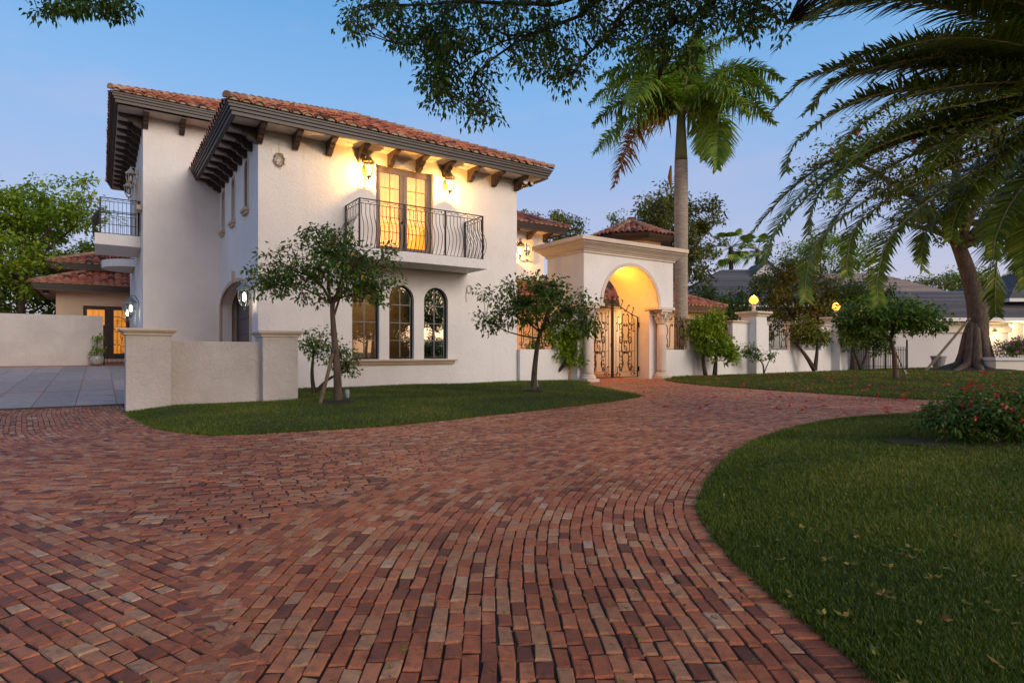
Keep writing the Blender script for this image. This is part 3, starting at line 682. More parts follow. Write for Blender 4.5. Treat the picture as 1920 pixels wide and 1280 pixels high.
# lit room behind the windows
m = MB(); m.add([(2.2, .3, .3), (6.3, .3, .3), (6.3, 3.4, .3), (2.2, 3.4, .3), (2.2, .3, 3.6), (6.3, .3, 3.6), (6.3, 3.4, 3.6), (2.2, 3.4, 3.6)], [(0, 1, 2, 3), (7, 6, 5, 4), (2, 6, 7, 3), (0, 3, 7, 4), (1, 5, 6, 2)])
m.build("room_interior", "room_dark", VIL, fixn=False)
for (a, b) in (W1, W2, W3):
    m = MB(); m.box(b - .012, b + .06, .26, .34, .9, 2.8); m.build("window_reveal", "neighbour_cream", VIL)
for v, z0, z1, w in ((1.6, 1.95, 2.45, .5), (2.6, 1.35, 1.75, .4)):
    m = MB(); ring_strip(m, rect(v, v + w, z0, z1), rect(v + .06, v + w - .06, z0 + .06, z1 - .06), lambda a, b, d: (d, a, b), 2.21, 2.25); m.build("picture_frame", "gilt", VIL)
point(VIL, (4.3, 1.9, 3.2), 170, (1, .66, .30), .15, "room_light")
# balcony door
dr = MB(); dr.box(3.38, 5.27, .14, .21, 6.62, 6.80); dr.box(3.38, 3.56, .14, .21, 4.05, 6.62); dr.box(5.09, 5.27, .14, .21, 4.05, 6.62); dr.box(4.20, 4.45, .135, .215, 4.05, 6.62)
dr.box(3.56, 4.20, .14, .21, 4.05, 4.36); dr.box(4.45, 5.09, .14, .21, 4.05, 4.36); dr.box(4.315, 4.335, .12, .134, 4.06, 6.6)
door = dr.build("balcony_door", "door_brown", VIL, bevel=.008, label="brown double french door lit amber from inside")
for a, b in ((3.56, 4.20), (4.45, 5.09)):
    for i in range(2):
        for k in range(5):
            x0 = a + (b - a) * i / 2; z0 = 4.36 + (6.62 - 4.36) * k / 5
            gl = MB(); gl.add([(x0, .175, z0), (x0 + (b - a) / 2, .175, z0), (x0 + (b - a) / 2, .175, z0 + .452), (x0, .175, z0 + .452)], [(0, 1, 2, 3)]); gl.build("pane", "door_glass", door)
    muntin_bar(None, [((a + b) / 2, .165, 4.36), ((a + b) / 2, .165, 6.62)], .012, door, "fascia_brown")
    for k in range(1, 5): muntin_bar(None, [(a, .165, 4.36 + .452 * k), (b, .165, 4.36 + .452 * k)], .012, door, "fascia_brown")
m = MB(); m.lathe([(.012, 0), (.03, .02), (.03, .05), (.012, .07)], (4.26, .10, 5.1), 8); m.build("door_handle", "iron", door)
m = MB()
for a, b in ((3.45, 4.28), (4.38, 5.2)):
    n = 40; xs = np.linspace(a, b, n); vs = [(x, .42 + .035 * math.sin(x * 42) + .015 * math.sin(x * 91), 4.1) for x in xs] + [(x, .42 + .035 * math.sin(x * 42), 6.8) for x in xs]
    m.add(vs, [(i, i + 1, n + i + 1, n + i) for i in range(n - 1)])
m.build("curtain", "curtain_amber", VIL)
# left side slit windows, sills, garage door
for a, b in slits:
    o_ = arch_pts(a, b, 5.28, 6.45, .24, 8); i_ = arch_pts(a + .04, b - .04, 5.32, 6.45, .20, 8)
    fr = MB(); ring_strip(fr, o_, i_, FL, .24, .30); w_ = fr.build("window", "iron", VIL); gl = MB(); gl.add([FL(x, y, .27) for x, y in i_], [tuple(range(len(i_)))]); gl.build("pane", "window_glass", w_)
    s_ = MB(); s_.box(-.13, .02, a - .10, b + .10, 5.18, 5.279); s_.box(-.09, .02, a - .06, b + .06, 5.10, 5.179); s_.build("window_sill", "cast_stone", VIL, bevel=.01)
    t_ = MB(); ring_strip(t_, arch_pts(a - .07, b + .07, 5.28, 6.45, .31, 8), o_, FL, -.025, .05); t_.build("window_trim", "cast_stone_pale", VIL)
t_ = MB(); ring_strip(t_, [(a, max(b, -.1)) for a, b in arch_pts(GA[0] - .13, GA[1] + .13, -.1, 2.62, .80, 18)], [(a, b) for a, b in gar], FL, -.045, .04)
t_.box(-.07, .03, 3.40, 3.62, 3.30, 3.66); t_.build("garage_arch_trim", "cast_stone", VIL)
gd = MB(); gd.box(.55, .6, .3, 6.3, -.1, 3.4); gdo = gd.build("garage_door", "garage_grey", VIL)
for k in range(6):
    p_ = MB(); p_.box(.525, .549, .9, 6.1, .03 + .55 * k, .55 + .55 * k); p_.build("panel", "garage_grey", gdo, bevel=.008)

# ------------------------------------------------------------------ wrought iron helpers
def scroll_path(kind, n=60, tight=9.0, pw=3):
    s = np.linspace(-1, 1, n); k = tight * (np.abs(s) ** pw) + (1.25 if kind == 'C' else 0.0)
    if kind == 'S': k = tight * np.sign(s) * np.abs(s) ** pw
    th = np.cumsum(k) * (s[1] - s[0]); th -= th[n // 2]; x = np.cumsum(np.cos(th)); y = np.cumsum(np.sin(th))
    P = np.c_[y, x]; P -= (P.max(0) + P.min(0)) / 2; P /= (P[:, 1].max() - P[:, 1].min()); return P      # height 1
_SC = {}
def scroll_mesh(kind, h, w, r, mat="iron"):
    key = (kind, round(h, 3), round(w, 3), r, mat)
    if key not in _SC:
        P = scroll_path(kind, 64, 19 if kind == 'C' else 25); ww = P[:, 0].max() - P[:, 0].min()
        m = MB(); kx = min(max(w / (ww * h), .75), 1.5); m.tube([(p[0] * h * kx, 0, p[1] * h) for p in P], r * 1.55, 4); _SC[key] = m.mesh("scroll"); _SC[key].materials.append(MATS[mat])
    return _SC[key]
def put_scroll(par, kind, x, y, z, h, w, r, flip=False, rot=0.0, mat="iron", axis='F'):
    g = ORG[par]; M = Matrix.Translation((x - g[0], y - g[1], z - g[2]))
    if axis == 'L': M = M @ Matrix.Rotation(R(90), 4, 'Z')
    M = M @ Matrix.Rotation(rot, 4, 'Y')
    if flip: M = M @ Matrix.Diagonal((-1, 1, 1, 1))
    return inst("scroll", scroll_mesh(kind, h, w, r, mat), par, mtx=M)

# ------------------------------------------------------------------ balconies
def belly(h, out, n=14):                          # baluster profile: straight at the top, swelling low down
    pts = []
    for t in np.linspace(0, 1, n):
        if t > .72: o = 0.0
        elif t > .66: o = .05 * math.sin((.72 - t) / .06 * math.pi / 2)
        else:
            q = t / .66; o = .05 * q ** 3 + out * math.sin(math.pi * (1 - q) ** .8) * (1 - .25 * q)
        pts.append((o, t * h))
    return pts
def balcony(u0, u1, v0, z0, h, name, posts, nb, ns):
    sl_ = MB(); sl_.box(u0 - .12, u1 + .12, v0 - .12, .0, z0 - .30, z0); B = sl_.build(name, "stucco", VIL, bevel=.015)
    P = belly(h - .14, .20)
    def bal(x, y, dx, dy):
        mm = MB(); mm.tube([(x + dx * a, y + dy * a, z0 + .02 + b) for a, b in P], .0095, 5); mm.build("baluster", "iron", B)
    for i in range(nb): 
        x = u0 + (u1 - u0) * (i + .5) / nb
        if min(abs(x - q) for q in posts) > .04: bal(x, v0, 0, -1)
    for i in range(ns):
        y = v0 + (0 - v0) * (i + .5) / ns; bal(u0, y, -1, 0); bal(u1, y, 1, 0)
    for x, y in [(q, v0) for q in posts] + [(u0, -.05), (u1, -.05)]:
        mm = MB(); mm.box(x - .022, x + .022, y - .022, y + .022, z0 - .02, z0 + h + .01); mm.build("post", "iron", B)
    for z, t in ((h, .020), (h - .13, .012), (.02, .012)):
        for p, q in (((u0, v0), (u1, v0)), ((u0, v0), (u0, 0)), ((u1, v0), (u1, 0))):
            mm = MB(); mm.tube([(p[0], p[1], z0 + z), (q[0], q[1], z0 + z)], t, 4); mm.build("rail", "iron", B)
    k = int((u1 - u0) / .27)
    for i in range(k): put_scroll(B, 'S', u0 + (u1 - u0) * (i + .5) / k, v0, z0 + h - .065, .26, .10, .006, bool(i % 2), R(75))
    for i in range(4):
        for x in (u0, u1): put_scroll(B, 'S', x, v0 * (i + .5) / 4, z0 + h - .065, .26, .10, .006, bool(i % 2), R(75), axis='L')
    return B
balcony(2.42, 6.45, -1.15, 4.0, 1.38, "balcony", (2.42, 3.78, 5.12, 6.45), 33, 9)
# side balconies of the tall block
sb = MB(); sb.box(-3.70, -2.352, 7.6, 10.4, 4.78, 5.17); SB = sb.build("side_balcony", "stucco", VIL, bevel=.015)
z0, h = 5.17, 1.25
for i in range(10):
    x = -3.52 + 1.12 * i / 9
    for y in (7.7, 10.3):
        mm = MB(); mm.tube([(x, y, z0), (x, y, z0 + h - .1)], .011, 4); mm.build("baluster", "iron", SB)
P = belly(h - .05, .26)
for i in range(16):
    y = 7.7 + 2.6 * i / 15; mm = MB(); mm.tube([(-3.54 - a, y, z0 - .02 + b) for a, b in P], .013, 5); mm.build("baluster", "iron", SB)
for z, t in ((h, .022), (h - .12, .012), (h - .45, .016), (.03, .014)):
    for p, q in (((-3.54, 7.7), (-2.36, 7.7)), ((-3.54, 7.7), (-3.54, 10.3)), ((-3.54, 10.3), (-2.36, 10.3))):
        mm = MB(); mm.tube([(*p, z0 + z), (*q, z0 + z)], t, 4); mm.build("rail", "iron", SB)
for x in (-3.54, -2.42):
    mm = MB(); mm.box(x - .025, x + .025, 7.675, 7.725, z0, z0 + h); mm.build("post", "iron", SB)
for i in range(5): put_scroll(SB, 'S', -3.4 + .22 * i, 7.7, z0 + h - .06, .2, .09, .006, bool(i % 2), R(75))
rb = MB(); rb.prism([(-2.352, 12.0)] + [(-2.36 - 1.15 * math.sin(t), 13.3 - 1.3 * math.cos(t)) for t in np.linspace(0, math.pi, 16)] + [(-2.352, 14.6)], lambda a, b, d: (a, b, d), 4.62, 4.92)
RB = rb.build("round_balcony", "stucco", VIL)
for i, t in enumerate(np.linspace(.05, math.pi - .05, 22)):
    c_, s_ = math.cos(t), math.sin(t); mm = MB(); mm.tube([(-2.36 - (1.1 + a) * s_, 13.3 - (1.22 + a) * c_, 4.92 + b) for a, b in belly(1.0, .2)], .013, 4); mm.build("baluster", "iron", RB)
for z in (.03, .85, 1.0):
    mm = MB(); mm.tube([(-2.36 - 1.1 * math.sin(t), 13.3 - 1.22 * math.cos(t), 4.92 + z) for t in np.linspace(0, math.pi, 18)], .014, 4); mm.build("rail", "iron", RB)
for v in (7.9, 9.6):                               # tall windows of the side wall with cast sills
    s_ = MB(); ring_strip(s_, arch_pts(v - .12, v + .92, 5.4, 7.3, .5, 10), arch_pts(v, v + .8, 5.5, 7.3, .4, 10), FL, -2.40, -2.345); s_.build("window_trim", "cast_stone_pale", VIL)
s_ = MB(); s_.box(-2.52, -2.352, 6.75, 7.35, 5.95, 6.12); s_.build("window_sill", "cast_stone", VIL, bevel=.02)
# oval quatrefoil window on the rear wing
qv = [(14.25 + (.46 + .10 * math.cos(4 * t + math.pi)) * math.cos(t), 6.25 + (.62 + .13 * math.cos(4 * t + math.pi)) * math.sin(t)) for t in np.linspace(0, 2 * math.pi, 40, endpoint=False)]
qi = [(14.25 + .24 * math.cos(t), 6.25 + .34 * math.sin(t)) for t in np.linspace(0, 2 * math.pi, 40, endpoint=False)]
m = MB(); ring_strip(m, qv, qi, FF, 7.18, 7.31); qw = m.build("oval_window", "cast_stone_pale", VIL, bevel=.02)
m = MB(); m.add([FF(a, b, 7.25) for a, b in qi], [tuple(range(40))]); m.build("pane", "window_glass", qw)
m = MB(); m.add([FF(a, b, 7.29) for a, b in qi], [tuple(range(40))]); m.build("backing", "curtain_orange", qw)
muntin_bar(None, [(14.25, 7.24, 5.92), (14.25, 7.24, 6.58)], .02, qw); muntin_bar(None, [(14.02, 7.24, 6.2), (14.48, 7.24, 6.2)], .02, qw)

# ------------------------------------------------------------------ wall lanterns
def lantern(label, u, v, z, d, s, metal, energy, bulb="bulb_warm", col=(1, .50, .12), group="lit wall lanterns"):
    rt = root_h("wall_lantern", label, "lantern", u, v, z, group)
    dx, dy = {'F': (0, -1), 'L': (-1, 0)}[d]; o = (.27 if d == 'F' else .20) * s
    cx, cy = u + dx * o, v + dy * o
    m = MB(); m.lathe([(.06 * s, -.012), (.075 * s, 0), (.06 * s, .03)], (0, 0, 0), 10)
    q = MB(); q.add([((u + (a if d == 'F' else -c)), (v + (-c if d == 'F' else a)), z + b * 1.9) for a, b, c in m.v], m.f); q.build("backplate", metal, rt, smooth=False)
    m = MB(); m.tube([(u + dx * o * t, v + dy * o * t, z - .13 * s + hh * s) for t, hh in ((0, 0), (.3, -.12), (.7, -.16), (1, -.10))], .013 * s, 6)
    if d == 'F': m.build("bracket", metal, rt)
    m = MB()
    m.tube([(u + dx * o * t, v + dy * o * t, z + .06 * s + hh * s) for t, hh in ((0, 0), (.15, .14), (.45, .25), (.8, .28), (1.0, .23))], .013 * s, 6); m.build("scroll_arm", metal, rt)
    m = MB(); m.lathe([(.15 * s, .12 * s), (.145 * s, .15 * s), (.085 * s, .21 * s), (.06 * s, .25 * s), (.03 * s, .27 * s), (.022 * s, .32 * s), (.004, .36 * s)], (cx, cy, z), 12); m.build("lantern_cap", metal, rt)
    m = MB(); m.lathe([(.055 * s, -.20 * s), (.10 * s, -.12 * s), (.122 * s, .0), (.118 * s, .12 * s)], (cx, cy, z), 12); m.build("lantern_glass", "lantern_clear", rt, smooth=True)
    m = MB(); m.lathe([(.02 * s, -.10 * s), (.036 * s, -.05 * s), (.036 * s, .03 * s), (.012 * s, .08 * s)], (cx, cy, z), 10); m.build("bulb", bulb, rt, smooth=True)
    m = MB(); m.lathe([(.004, -.30 * s), (.02 * s, -.27 * s), (.03 * s, -.23 * s), (.062 * s, -.205 * s), (.062 * s, -.19 * s)], (cx, cy, z), 10)
    for k in range(6):
        a = k * math.pi / 3; m.tube([(cx + rr * s * math.cos(a), cy + rr * s * math.sin(a), z + zz * s) for rr, zz in ((.058, -.20), (.103, -.12), (.125, 0), (.121, .12))], .006 * s, 4)
    m.build("lantern_cage", metal, rt)
    point(rt, (cx, cy, z - .135 * s), energy, col, .012 * s); return rt
mat_glass("lantern_clear", .12, (1, .97, .92))
lantern("lit wall lantern left of the amber balcony door", 3.0, 0, 6.52, 'F', 1.25, "lantern_gold", 150)
lantern("lit wall lantern right of the amber balcony door", 5.72, 0, 6.50, 'F', 1.25, "lantern_gold", 150)
lantern("grey-green wall lantern beside the arched garage door", 0, .42, 2.62, 'L', 1.35, "lantern_verdigris", 3.0, "bulb_cool", (1, .85, .65))
lantern("nearer grey-green lantern on the side wall above the low pillar", -2.35, 8.6, 2.70, 'L', 1.35, "lantern_verdigris", 3.0, "bulb_cool", (1, .85, .65))
lantern("farther grey-green lantern on the side wall by the iron gate", -2.35, 12.0, 2.70, 'L', 1.35, "lantern_verdigris", 3.0, "bulb_cool", (1, .85, .65))
for v in (9.1, 11.2): lantern("unlit pale lantern high on the tall block, %s" % ("nearer of two" if v < 10 else "farther of two"), -2.35, v, 7.55, 'L', 1.25, "lantern_white", .02, "white_trim")
lantern("lit lantern beside the quatrefoil window of the rear wing", 13.62, 7.3, 6.15, 'F', 1.5, "lantern_gold", 150)
# ------------------------------------------------------------------ garden wall with two pillars
def capstone(m, u0, u1, v0, v1, z, e=.10, h=.13):
    m.box(u0 - e * .35, u1 + e * .35, v0 - e * .35, v1 + e * .35, z, z + h * .28)
    m.frustum(u0 - e * .35, u1 + e * .35, v0 - e * .35, v1 + e * .35, z + h * .281, z + h * .6, e * .5)
    m.box(u0 - e, u1 + e, v0 - e, v1 + e, z + h * .601, z + h)
GW = root_h("garden_wall", "low stucco wall between two capped pillars left of the lawn", "wall", -1.6, -4.05)
m = MB(); m.box(-2.44, -.80, -4.18, -3.92, -.05, 1.30); m.build("wall_panel", "stucco_wall", GW, bevel=.012)
for u0, u1 in ((-3.15, -2.43), (-.81, -.11)):
    m = MB(); m.box(u0, u1, -4.42, -3.72, -.06, 1.40); p_ = m.build("pillar", "stucco_wall", GW, bevel=.012)
    m = MB(); capstone(m, u0, u1, -4.42, -3.72, 1.40, .10, .13); tag(m.build("pillar_cap", "cast_stone_pale", p_, bevel=.014))

# ------------------------------------------------------------------ entrance portico
PO = root_h("entrance_portico", "white arched entrance portico with moulded cornice and two columns", "portico", 13.2, 0)
AC, AR, AS = 13.22, 1.50, 2.86
U0, U1, V0, V1 = 10.80, 15.58, -1.03, 1.10
half = [(AC + AR * math.cos(t), AS + AR * math.sin(t)) for t in np.linspace(0, math.pi, 28)]
body = [(U0, AS), (AC - AR, AS)] + half[::-1][1:-1] + [(AC + AR, AS), (U1, AS), (U1, 4.72), (U0, 4.72)]
m = MB(); n = len(body); tri = tessellate_polygon([[Vector((a, b, 0)) for a, b in body]])
vs_ = [(a, V0, b) for a, b in body] + [(a, V1, b) for a, b in body]
m.add(vs_, [tuple(t) for t in tri] + [tuple(i + n for i in t[::-1]) for t in tri] + [(i, (i + 1) % n, n + (i + 1) % n, n + i) for i in range(n)]); m.build("arch_block", "stucco", PO)
m = MB(); m.box(U0 + .12, AC - AR - .0, -.55, V1 - .02, -.03, AS - .001); m.build("left_pier", "stucco", PO, bevel=.01)
m = MB(); m.box(AC + AR, U1 - .12, -.55, V1 - .02, -.03, AS - .001); m.build("right_pier", "stucco", PO, bevel=.01)
m = MB(); co = [(AC + (AR + .13) * math.cos(t), AS + (AR + .13) * math.sin(t)) for t in np.linspace(0, math.pi, 28)]
vs_ = [(a, V0 - .03, b) for a, b in half] + [(a, V0 - .03, b) for a, b in co] + [(a, V0 + .04, b) for a, b in half] + [(a, V0 + .01, b) for a, b in co]
m.add(vs_, [(i, i + 1, 28 + i + 1, 28 + i) for i in range(27)] + [(28 + i, 29 + i, 85 + i, 84 + i) for i in range(27)] + [(56 + i, 57 + i, i + 1, i) for i in range(27)]); m.build("arch_trim", "cast_stone_pale", PO)
m = MB(); e0 = 0.0
for z0_, z1_, e0, e1 in ((4.68, 4.76, .05, .05), (4.761, 4.80, .09, .09), (4.801, 4.90, .12, .22), (4.901, 5.0, .22, .36), (5.001, 5.05, .36, .36), (5.051, 5.20, .44, .44)):
    if e0 == e1: m.box(U0 - e0, U1 + e0, V0 - e0, V1 + e0, z0_, z1_)
    else: m.frustum(U0 - e0, U1 + e0, V0 - e0, V1 + e0, z0_, z1_, e1 - e0)
m.build("cornice", "cast_stone_pale", PO, bevel=.01)
m = MB(); m.box(U0 - .06, AC - AR + .05, V0 - .06, -.3, AS - .09, AS + .02); m.build("left_impost", "cast_stone_pale", PO, bevel=.01)
m = MB(); m.box(AC + AR - .05, U1 + .06, V0 - .06, -.3, AS - .09, AS + .02); m.build("right_impost", "cast_stone_pale", PO, bevel=.01)
for cu in (11.22, 15.16):
    cv = -.80; m = MB(); m.lathe([(.185, .26), (.178, .4), (.182, 1.2), (.165, 2.22)], (cu, cv, 0), 24); cl = m.build("column", "cast_stone_pale", PO, smooth=True)
    m = MB(); m.box(cu - .29, cu + .29, cv - .29, cv + .29, -.02, .10); m.lathe([(.28, .10), (.29, .14), (.27, .18), (.235, .20), (.25, .235), (.22, .27)], (cu, cv, 0), 24); m.build("column_base", "cast_stone_pale", cl, bevel=.008)
    m = MB(); m.lathe([(.185, 2.22), (.205, 2.235), (.205, 2.26), (.19, 2.275), (.20, 2.4), (.235, 2.6), (.25, 2.68)], (cu, cv, 0), 24)
    for k in range(16):
        a = k * math.pi / 8; tier = k % 2; z0_ = 2.29 + .14 * tier; rr = .20 + .02 * tier
        m.tube([(cu + r2 * math.cos(a), cv + r2 * math.sin(a), z0_ + zz) for r2, zz in ((rr, 0), (rr + .03, .10), (rr + .075, .17), (rr + .10, .165), (rr + .10, .135))], [.03, .036, .03, .022, .012], 5)
    for sx_ in (-1, 1):
        for sy_ in (-1, 1):
            m.tube([(cu + sx_ * (.2 + .09 * t), cv + sy_ * (.2 + .09 * t), 2.56 + .12 * t - .05 * t * t) for t in np.linspace(0, 1, 5)], [.03, .035, .04, .045, .05], 6)
    m.box(cu - .29, cu + .29, cv - .29, cv + .29, 2.685, 2.765); m.build("column_capital", "cast_stone_pale", cl)
lt = root_h("ceiling_light", "small lit ceiling lamp inside the entrance arch", "lamp", 13.0, -.1, AS + AR - .02)
m = MB(); m.lathe([(.10, .0), (.11, -.03), (.09, -.06)], (13.0, -.1, AS + AR - .02), 14); m.build("lamp_base", "lantern_gold", lt)
m = MB(); m.lathe([(.085, -.06), (.08, -.12), (.04, -.16)], (13.0, -.1, AS + AR - .02), 14); m.build("lamp_globe", "bulb_warm", lt, smooth=True)
point(lt, (13.0, -.1, AS + AR - .30), 200, (1, .36, .022), .06)

# ------------------------------------------------------------------ entrance gate
GT = root_h("entrance_gate", "tall dark wrought iron double gate with scrollwork under the arch", "gate", 13.2, .0)
def gtop(x): return 2.52 + .62 * (1 - abs(x - AC) / 1.42) ** 1.3
for sd in (-1, 1):
    xh, xm = AC + sd * 1.42, AC + sd * .025; V_ = .02
    fr = MB(); fr.tube([(xh, V_, .06), (xh, V_, gtop(xh) )], .026, 4); lf = fr.build("gate_leaf", "iron_bronze", GT)
    for nm, pts, r_g in (("stile", [(xm + sd * .015, V_, .06), (xm + sd * .015, V_, 3.3)], .03), ("bottom_rail", [(xh, V_, .08), (xm, V_, .08)], .02), ("kick_rail", [(xh, V_, .30), (xm, V_, .30)], .010), ("top_rail", [(xh + (xm - xh) * t, V_, gtop(xh + (xm - xh) * t)) for t in np.linspace(0, 1, 12)], .02)):
        mm = MB(); mm.tube(pts, r_g, 4); mm.build(nm, "iron_bronze", lf)
    for dx_ in (.20, .38, 1.08, 1.25):
        x = AC + sd * dx_; mm = MB(); mm.tube([(x, V_, .30), (x, V_, gtop(x) - .28 if dx_ < 1 else gtop(x) - .12)], .010, 4); mm.build("bar", "iron_bronze", lf)
    cx_ = AC + sd * .73
    for z_ in (.30, 1.12, 1.95): 
        for a_, b_ in ((.20, .38), (1.08, 1.25)): mm = MB(); mm.tube([(AC + sd * a_, V_, z_), (AC + sd * b_, V_, z_)], .010, 4); mm.build("cross_bar", "iron_bronze", lf)
    for k, (zc, hh, ww) in enumerate(((.72, .78, .27), (1.28, .52, .20), (1.82, .78, .27))):
        for s2 in (-1, 1):
            put_scroll(lf, 'S' if k != 1 else 'C', cx_ + s2 * ww * .62, V_, zc, hh, ww, .011, s2 > 0, 0, "iron_bronze")
            if k != 1: put_scroll(lf, 'C', cx_ + s2 * .2, V_, zc - .1, .34, .15, .009, s2 < 0, 0, "iron_bronze")
    put_scroll(lf, 'C', cx_, V_, 1.36, .34, .16, .009, False, 0, "iron_bronze"); put_scroll(lf, 'C', cx_, V_, 1.20, .3, .16, .009, True, 0, "iron_bronze")
    for zc in (.50, 1.00, 1.58, 2.10):
        for s2 in (-1, 1): put_scroll(lf, 'C', cx_ + s2 * .27, V_, zc, .26, .12, .009, s2 > 0, 0, "iron_bronze")
    for zc in (.36, 2.06, 2.36):
        for dx_ in (.29, 1.165): put_scroll(lf, 'S', AC + sd * dx_, V_, zc, .30, .13, .008, dx_ > 1, 0, "iron_bronze")
    for s2 in (-1, 1):
        put_scroll(lf, 'S', cx_ + s2 * .17, V_, 2.42, .40, .16, .010, s2 > 0, 0, "iron_bronze"); put_scroll(lf, 'C', cx_ + s2 * .42, V_, .2, .24, .12, .008, s2 > 0, R(90), "iron_bronze")
    for t, fl in ((.2, False), (.42, True), (.64, False), (.86, True)):
        x = AC + sd * 1.42 * (1 - t); put_scroll(lf, 'S', x, V_, gtop(x) + .13, .36, .14, .010, fl != (sd > 0), sd * R(28), "iron_bronze")
    mm = MB(); mm.box(xh - .02 + sd * .03, xh + .02 + sd * .03, V_ - .05, V_ + .05, .3, .5); mm.build("hinge", "iron", lf); mm = MB(); mm.box(xh - .02 + sd * .03, xh + .02 + sd * .03, V_ - .05, V_ + .05, 2.1, 2.3); mm.build("hinge", "iron", lf)
mm = MB(); mm.box(AC - .12, AC - .03, -.06, .0, 1.28, 1.42); mm.build("lock", "iron", GT)

# ------------------------------------------------------------------ perimeter wall with iron grilles and lamp pillars
PW = root_h("perimeter_wall", "white garden wall with iron grilles and two lamp pillars right of the portico", "wall", 23, 0)
def grille(par, u0, u1, z0, z1, v):
    w = u1 - u0; c = (u0 + u1) / 2; f = MB(); f.tube([(u0 + .03, v, z0 + .02), (u1 - .03, v, z0 + .02), (u1 - .03, v, z1), (u0 + .03, v, z1), (u0 + .03, v, z0 + .02)], .014, 4); g_ = f.build("grille", "iron_bronze", par, label="scrolled wrought iron grille")
    h = z1 - z0
    for s2 in (-1, 1):
        put_scroll(g_, 'S', c + s2 * w * .14, v, z0 + h * .50, h * .86, w * .20, .011, s2 > 0, 0, "iron_bronze")
        put_scroll(g_, 'C', c + s2 * w * .30, v, z0 + h * .66, h * .46, w * .16, .010, s2 < 0, 0, "iron_bronze")
        put_scroll(g_, 'C', c + s2 * w * .30, v, z0 + h * .26, h * .36, w * .16, .010, s2 < 0, 0, "iron_bronze")
        put_scroll(g_, 'S', c + s2 * w * .42, v, z0 + h * .5, h * .8, w * .08, .009, s2 > 0, 0, "iron_bronze")
    for k in range(5): put_scroll(g_, 'C', u0 + w * (k + .5) / 5, v, z1 + .10 + .05 * (1 - abs(k - 2) / 2), .26, .17, .010, k >= 2, R(90 if k % 2 else -90), "iron_bronze")
    return g_
WV0, WV1 = -.16, .14
panels = [(15.98, 17.65), (19.25, 20.72), (23.65, 25.48), (26.82, 28.50)]
m = MB(); m.box(15.59, 29.8, WV0, WV1, -.06, 1.18); m.build("low_wall", "stucco", PW, bevel=.012)
for a, b in ((17.66, 19.24), (20.73, 22.0), (22.3, 23.64), (25.49, 26.81), (28.51, 29.6)):
    m = MB(); m.box(a, b, WV0 + .002, WV1 - .002, 1.181, 2.42); q_ = m.build("wall_pier", "stucco", PW, bevel=.012); m = MB(); capstone(m, a, b, WV0, WV1, 2.42, .10, .13); m.build("pier_cap", "cast_stone_pale", q_, bevel=.012)
for a, b in panels: grille(PW, a, b, 1.20, 2.38, 0)
def post_lamp(label, u, v, z):
    rt = root_h("post_lamp", label, "lamp", u, v, z, "lit lamps on the wall pillars")
    m = MB(); m.lathe([(.13, 0), (.13, .03), (.06, .06), (.05, .10), (.09, .16), (.10, .22), (.06, .28), (.05, .32), (.11, .36), (.11, .385)], (u, v, z), 14); m.build("lamp_base", "lantern_white", rt, smooth=False)
    for k in range(4):
        a = k * math.pi / 2; mm = MB(); P = scroll_path('C', 18, 8); mm.tube([(u + math.cos(a) * (.10 + p[0] * .2), v + math.sin(a) * (.10 + p[0] * .2), z + .2 + p[1] * .24) for p in P], .012, 4); mm.build("scroll", "lantern_white", rt)
    m = MB(); m.lathe([(.09, .385), (.19, .47), (.215, .57), (.17, .68), (.08, .76), (.01, .80)], (u, v, z), 14); m.build("lamp_globe", "bulb_post", rt, smooth=True)
    point(rt, (u, v, z + .95), 170, (1, .48, .10), .14); return rt
for u, lb in ((22.35, "lit amber lamp on the wall pillar nearer the portico"), (30.0, "lit amber lamp on the wall pillar beside the dark iron gate")):
    m = MB(); m.box(u - .42, u + .42, -.60, .24, -.06, 2.78); p_ = m.build("pillar", "stucco", PW, bevel=.012); m = MB(); capstone(m, u - .42, u + .42, -.60, .24, 2.78, .20, .22); m.build("pillar_cap", "cast_stone_pale", p_, bevel=.014)
    post_lamp(lb, u, -.18, 3.001)
LW = root_h("garden_screen_wall", "low white wall with an iron grille between house corner and portico", "wall", 9.7, 0)
m = MB(); m.box(8.60, 10.79, WV0, WV1, -.06, 1.18); m.build("low_wall", "stucco", LW, bevel=.012); grille(LW, 8.75, 10.2, 1.2, 2.38, 0)
m = MB(); m.box(10.25, 10.78, WV0 - .002, WV1, 1.181, 2.4); m.build("wall_pier", "stucco", LW)
cl_ = root_h("courtyard_lantern", "warm lit lantern in the courtyard behind the screen grille", "lantern", 9.6, 4.9, 2.2)
m = MB(); m.lathe([(.05, -.2), (.1, -.1), (.1, .12)], (9.6, 4.9, 2.2), 8); m.build("lantern_glass", "bulb_warm", cl_); m = MB(); m.lathe([(.14, .12), (.05, .25), (.01, .32)], (9.6, 4.9, 2.2), 8); m.build("lantern_cap", "lantern_gold", cl_)
point(cl_, (9.6, 4.5, 2.2), 220, (1, .48, .07), .1)
cl2 = root_h("courtyard_lantern", "warm lit lantern on the courtyard wing behind the palm", "lantern", 19.0, 4.75, 2.6)
m = MB(); m.lathe([(.05, -.2), (.1, -.1), (.1, .12)], (19.0, 4.8, 2.6), 8); m.build("lantern_glass", "bulb_warm", cl2); m = MB(); m.lathe([(.14, .12), (.05, .25), (.01, .32)], (19.0, 4.8, 2.6), 8); m.build("lantern_cap", "lantern_gold", cl2)
point(cl2, (19.0, 4.4, 2.6), 60, (1, .62, .22), .1)

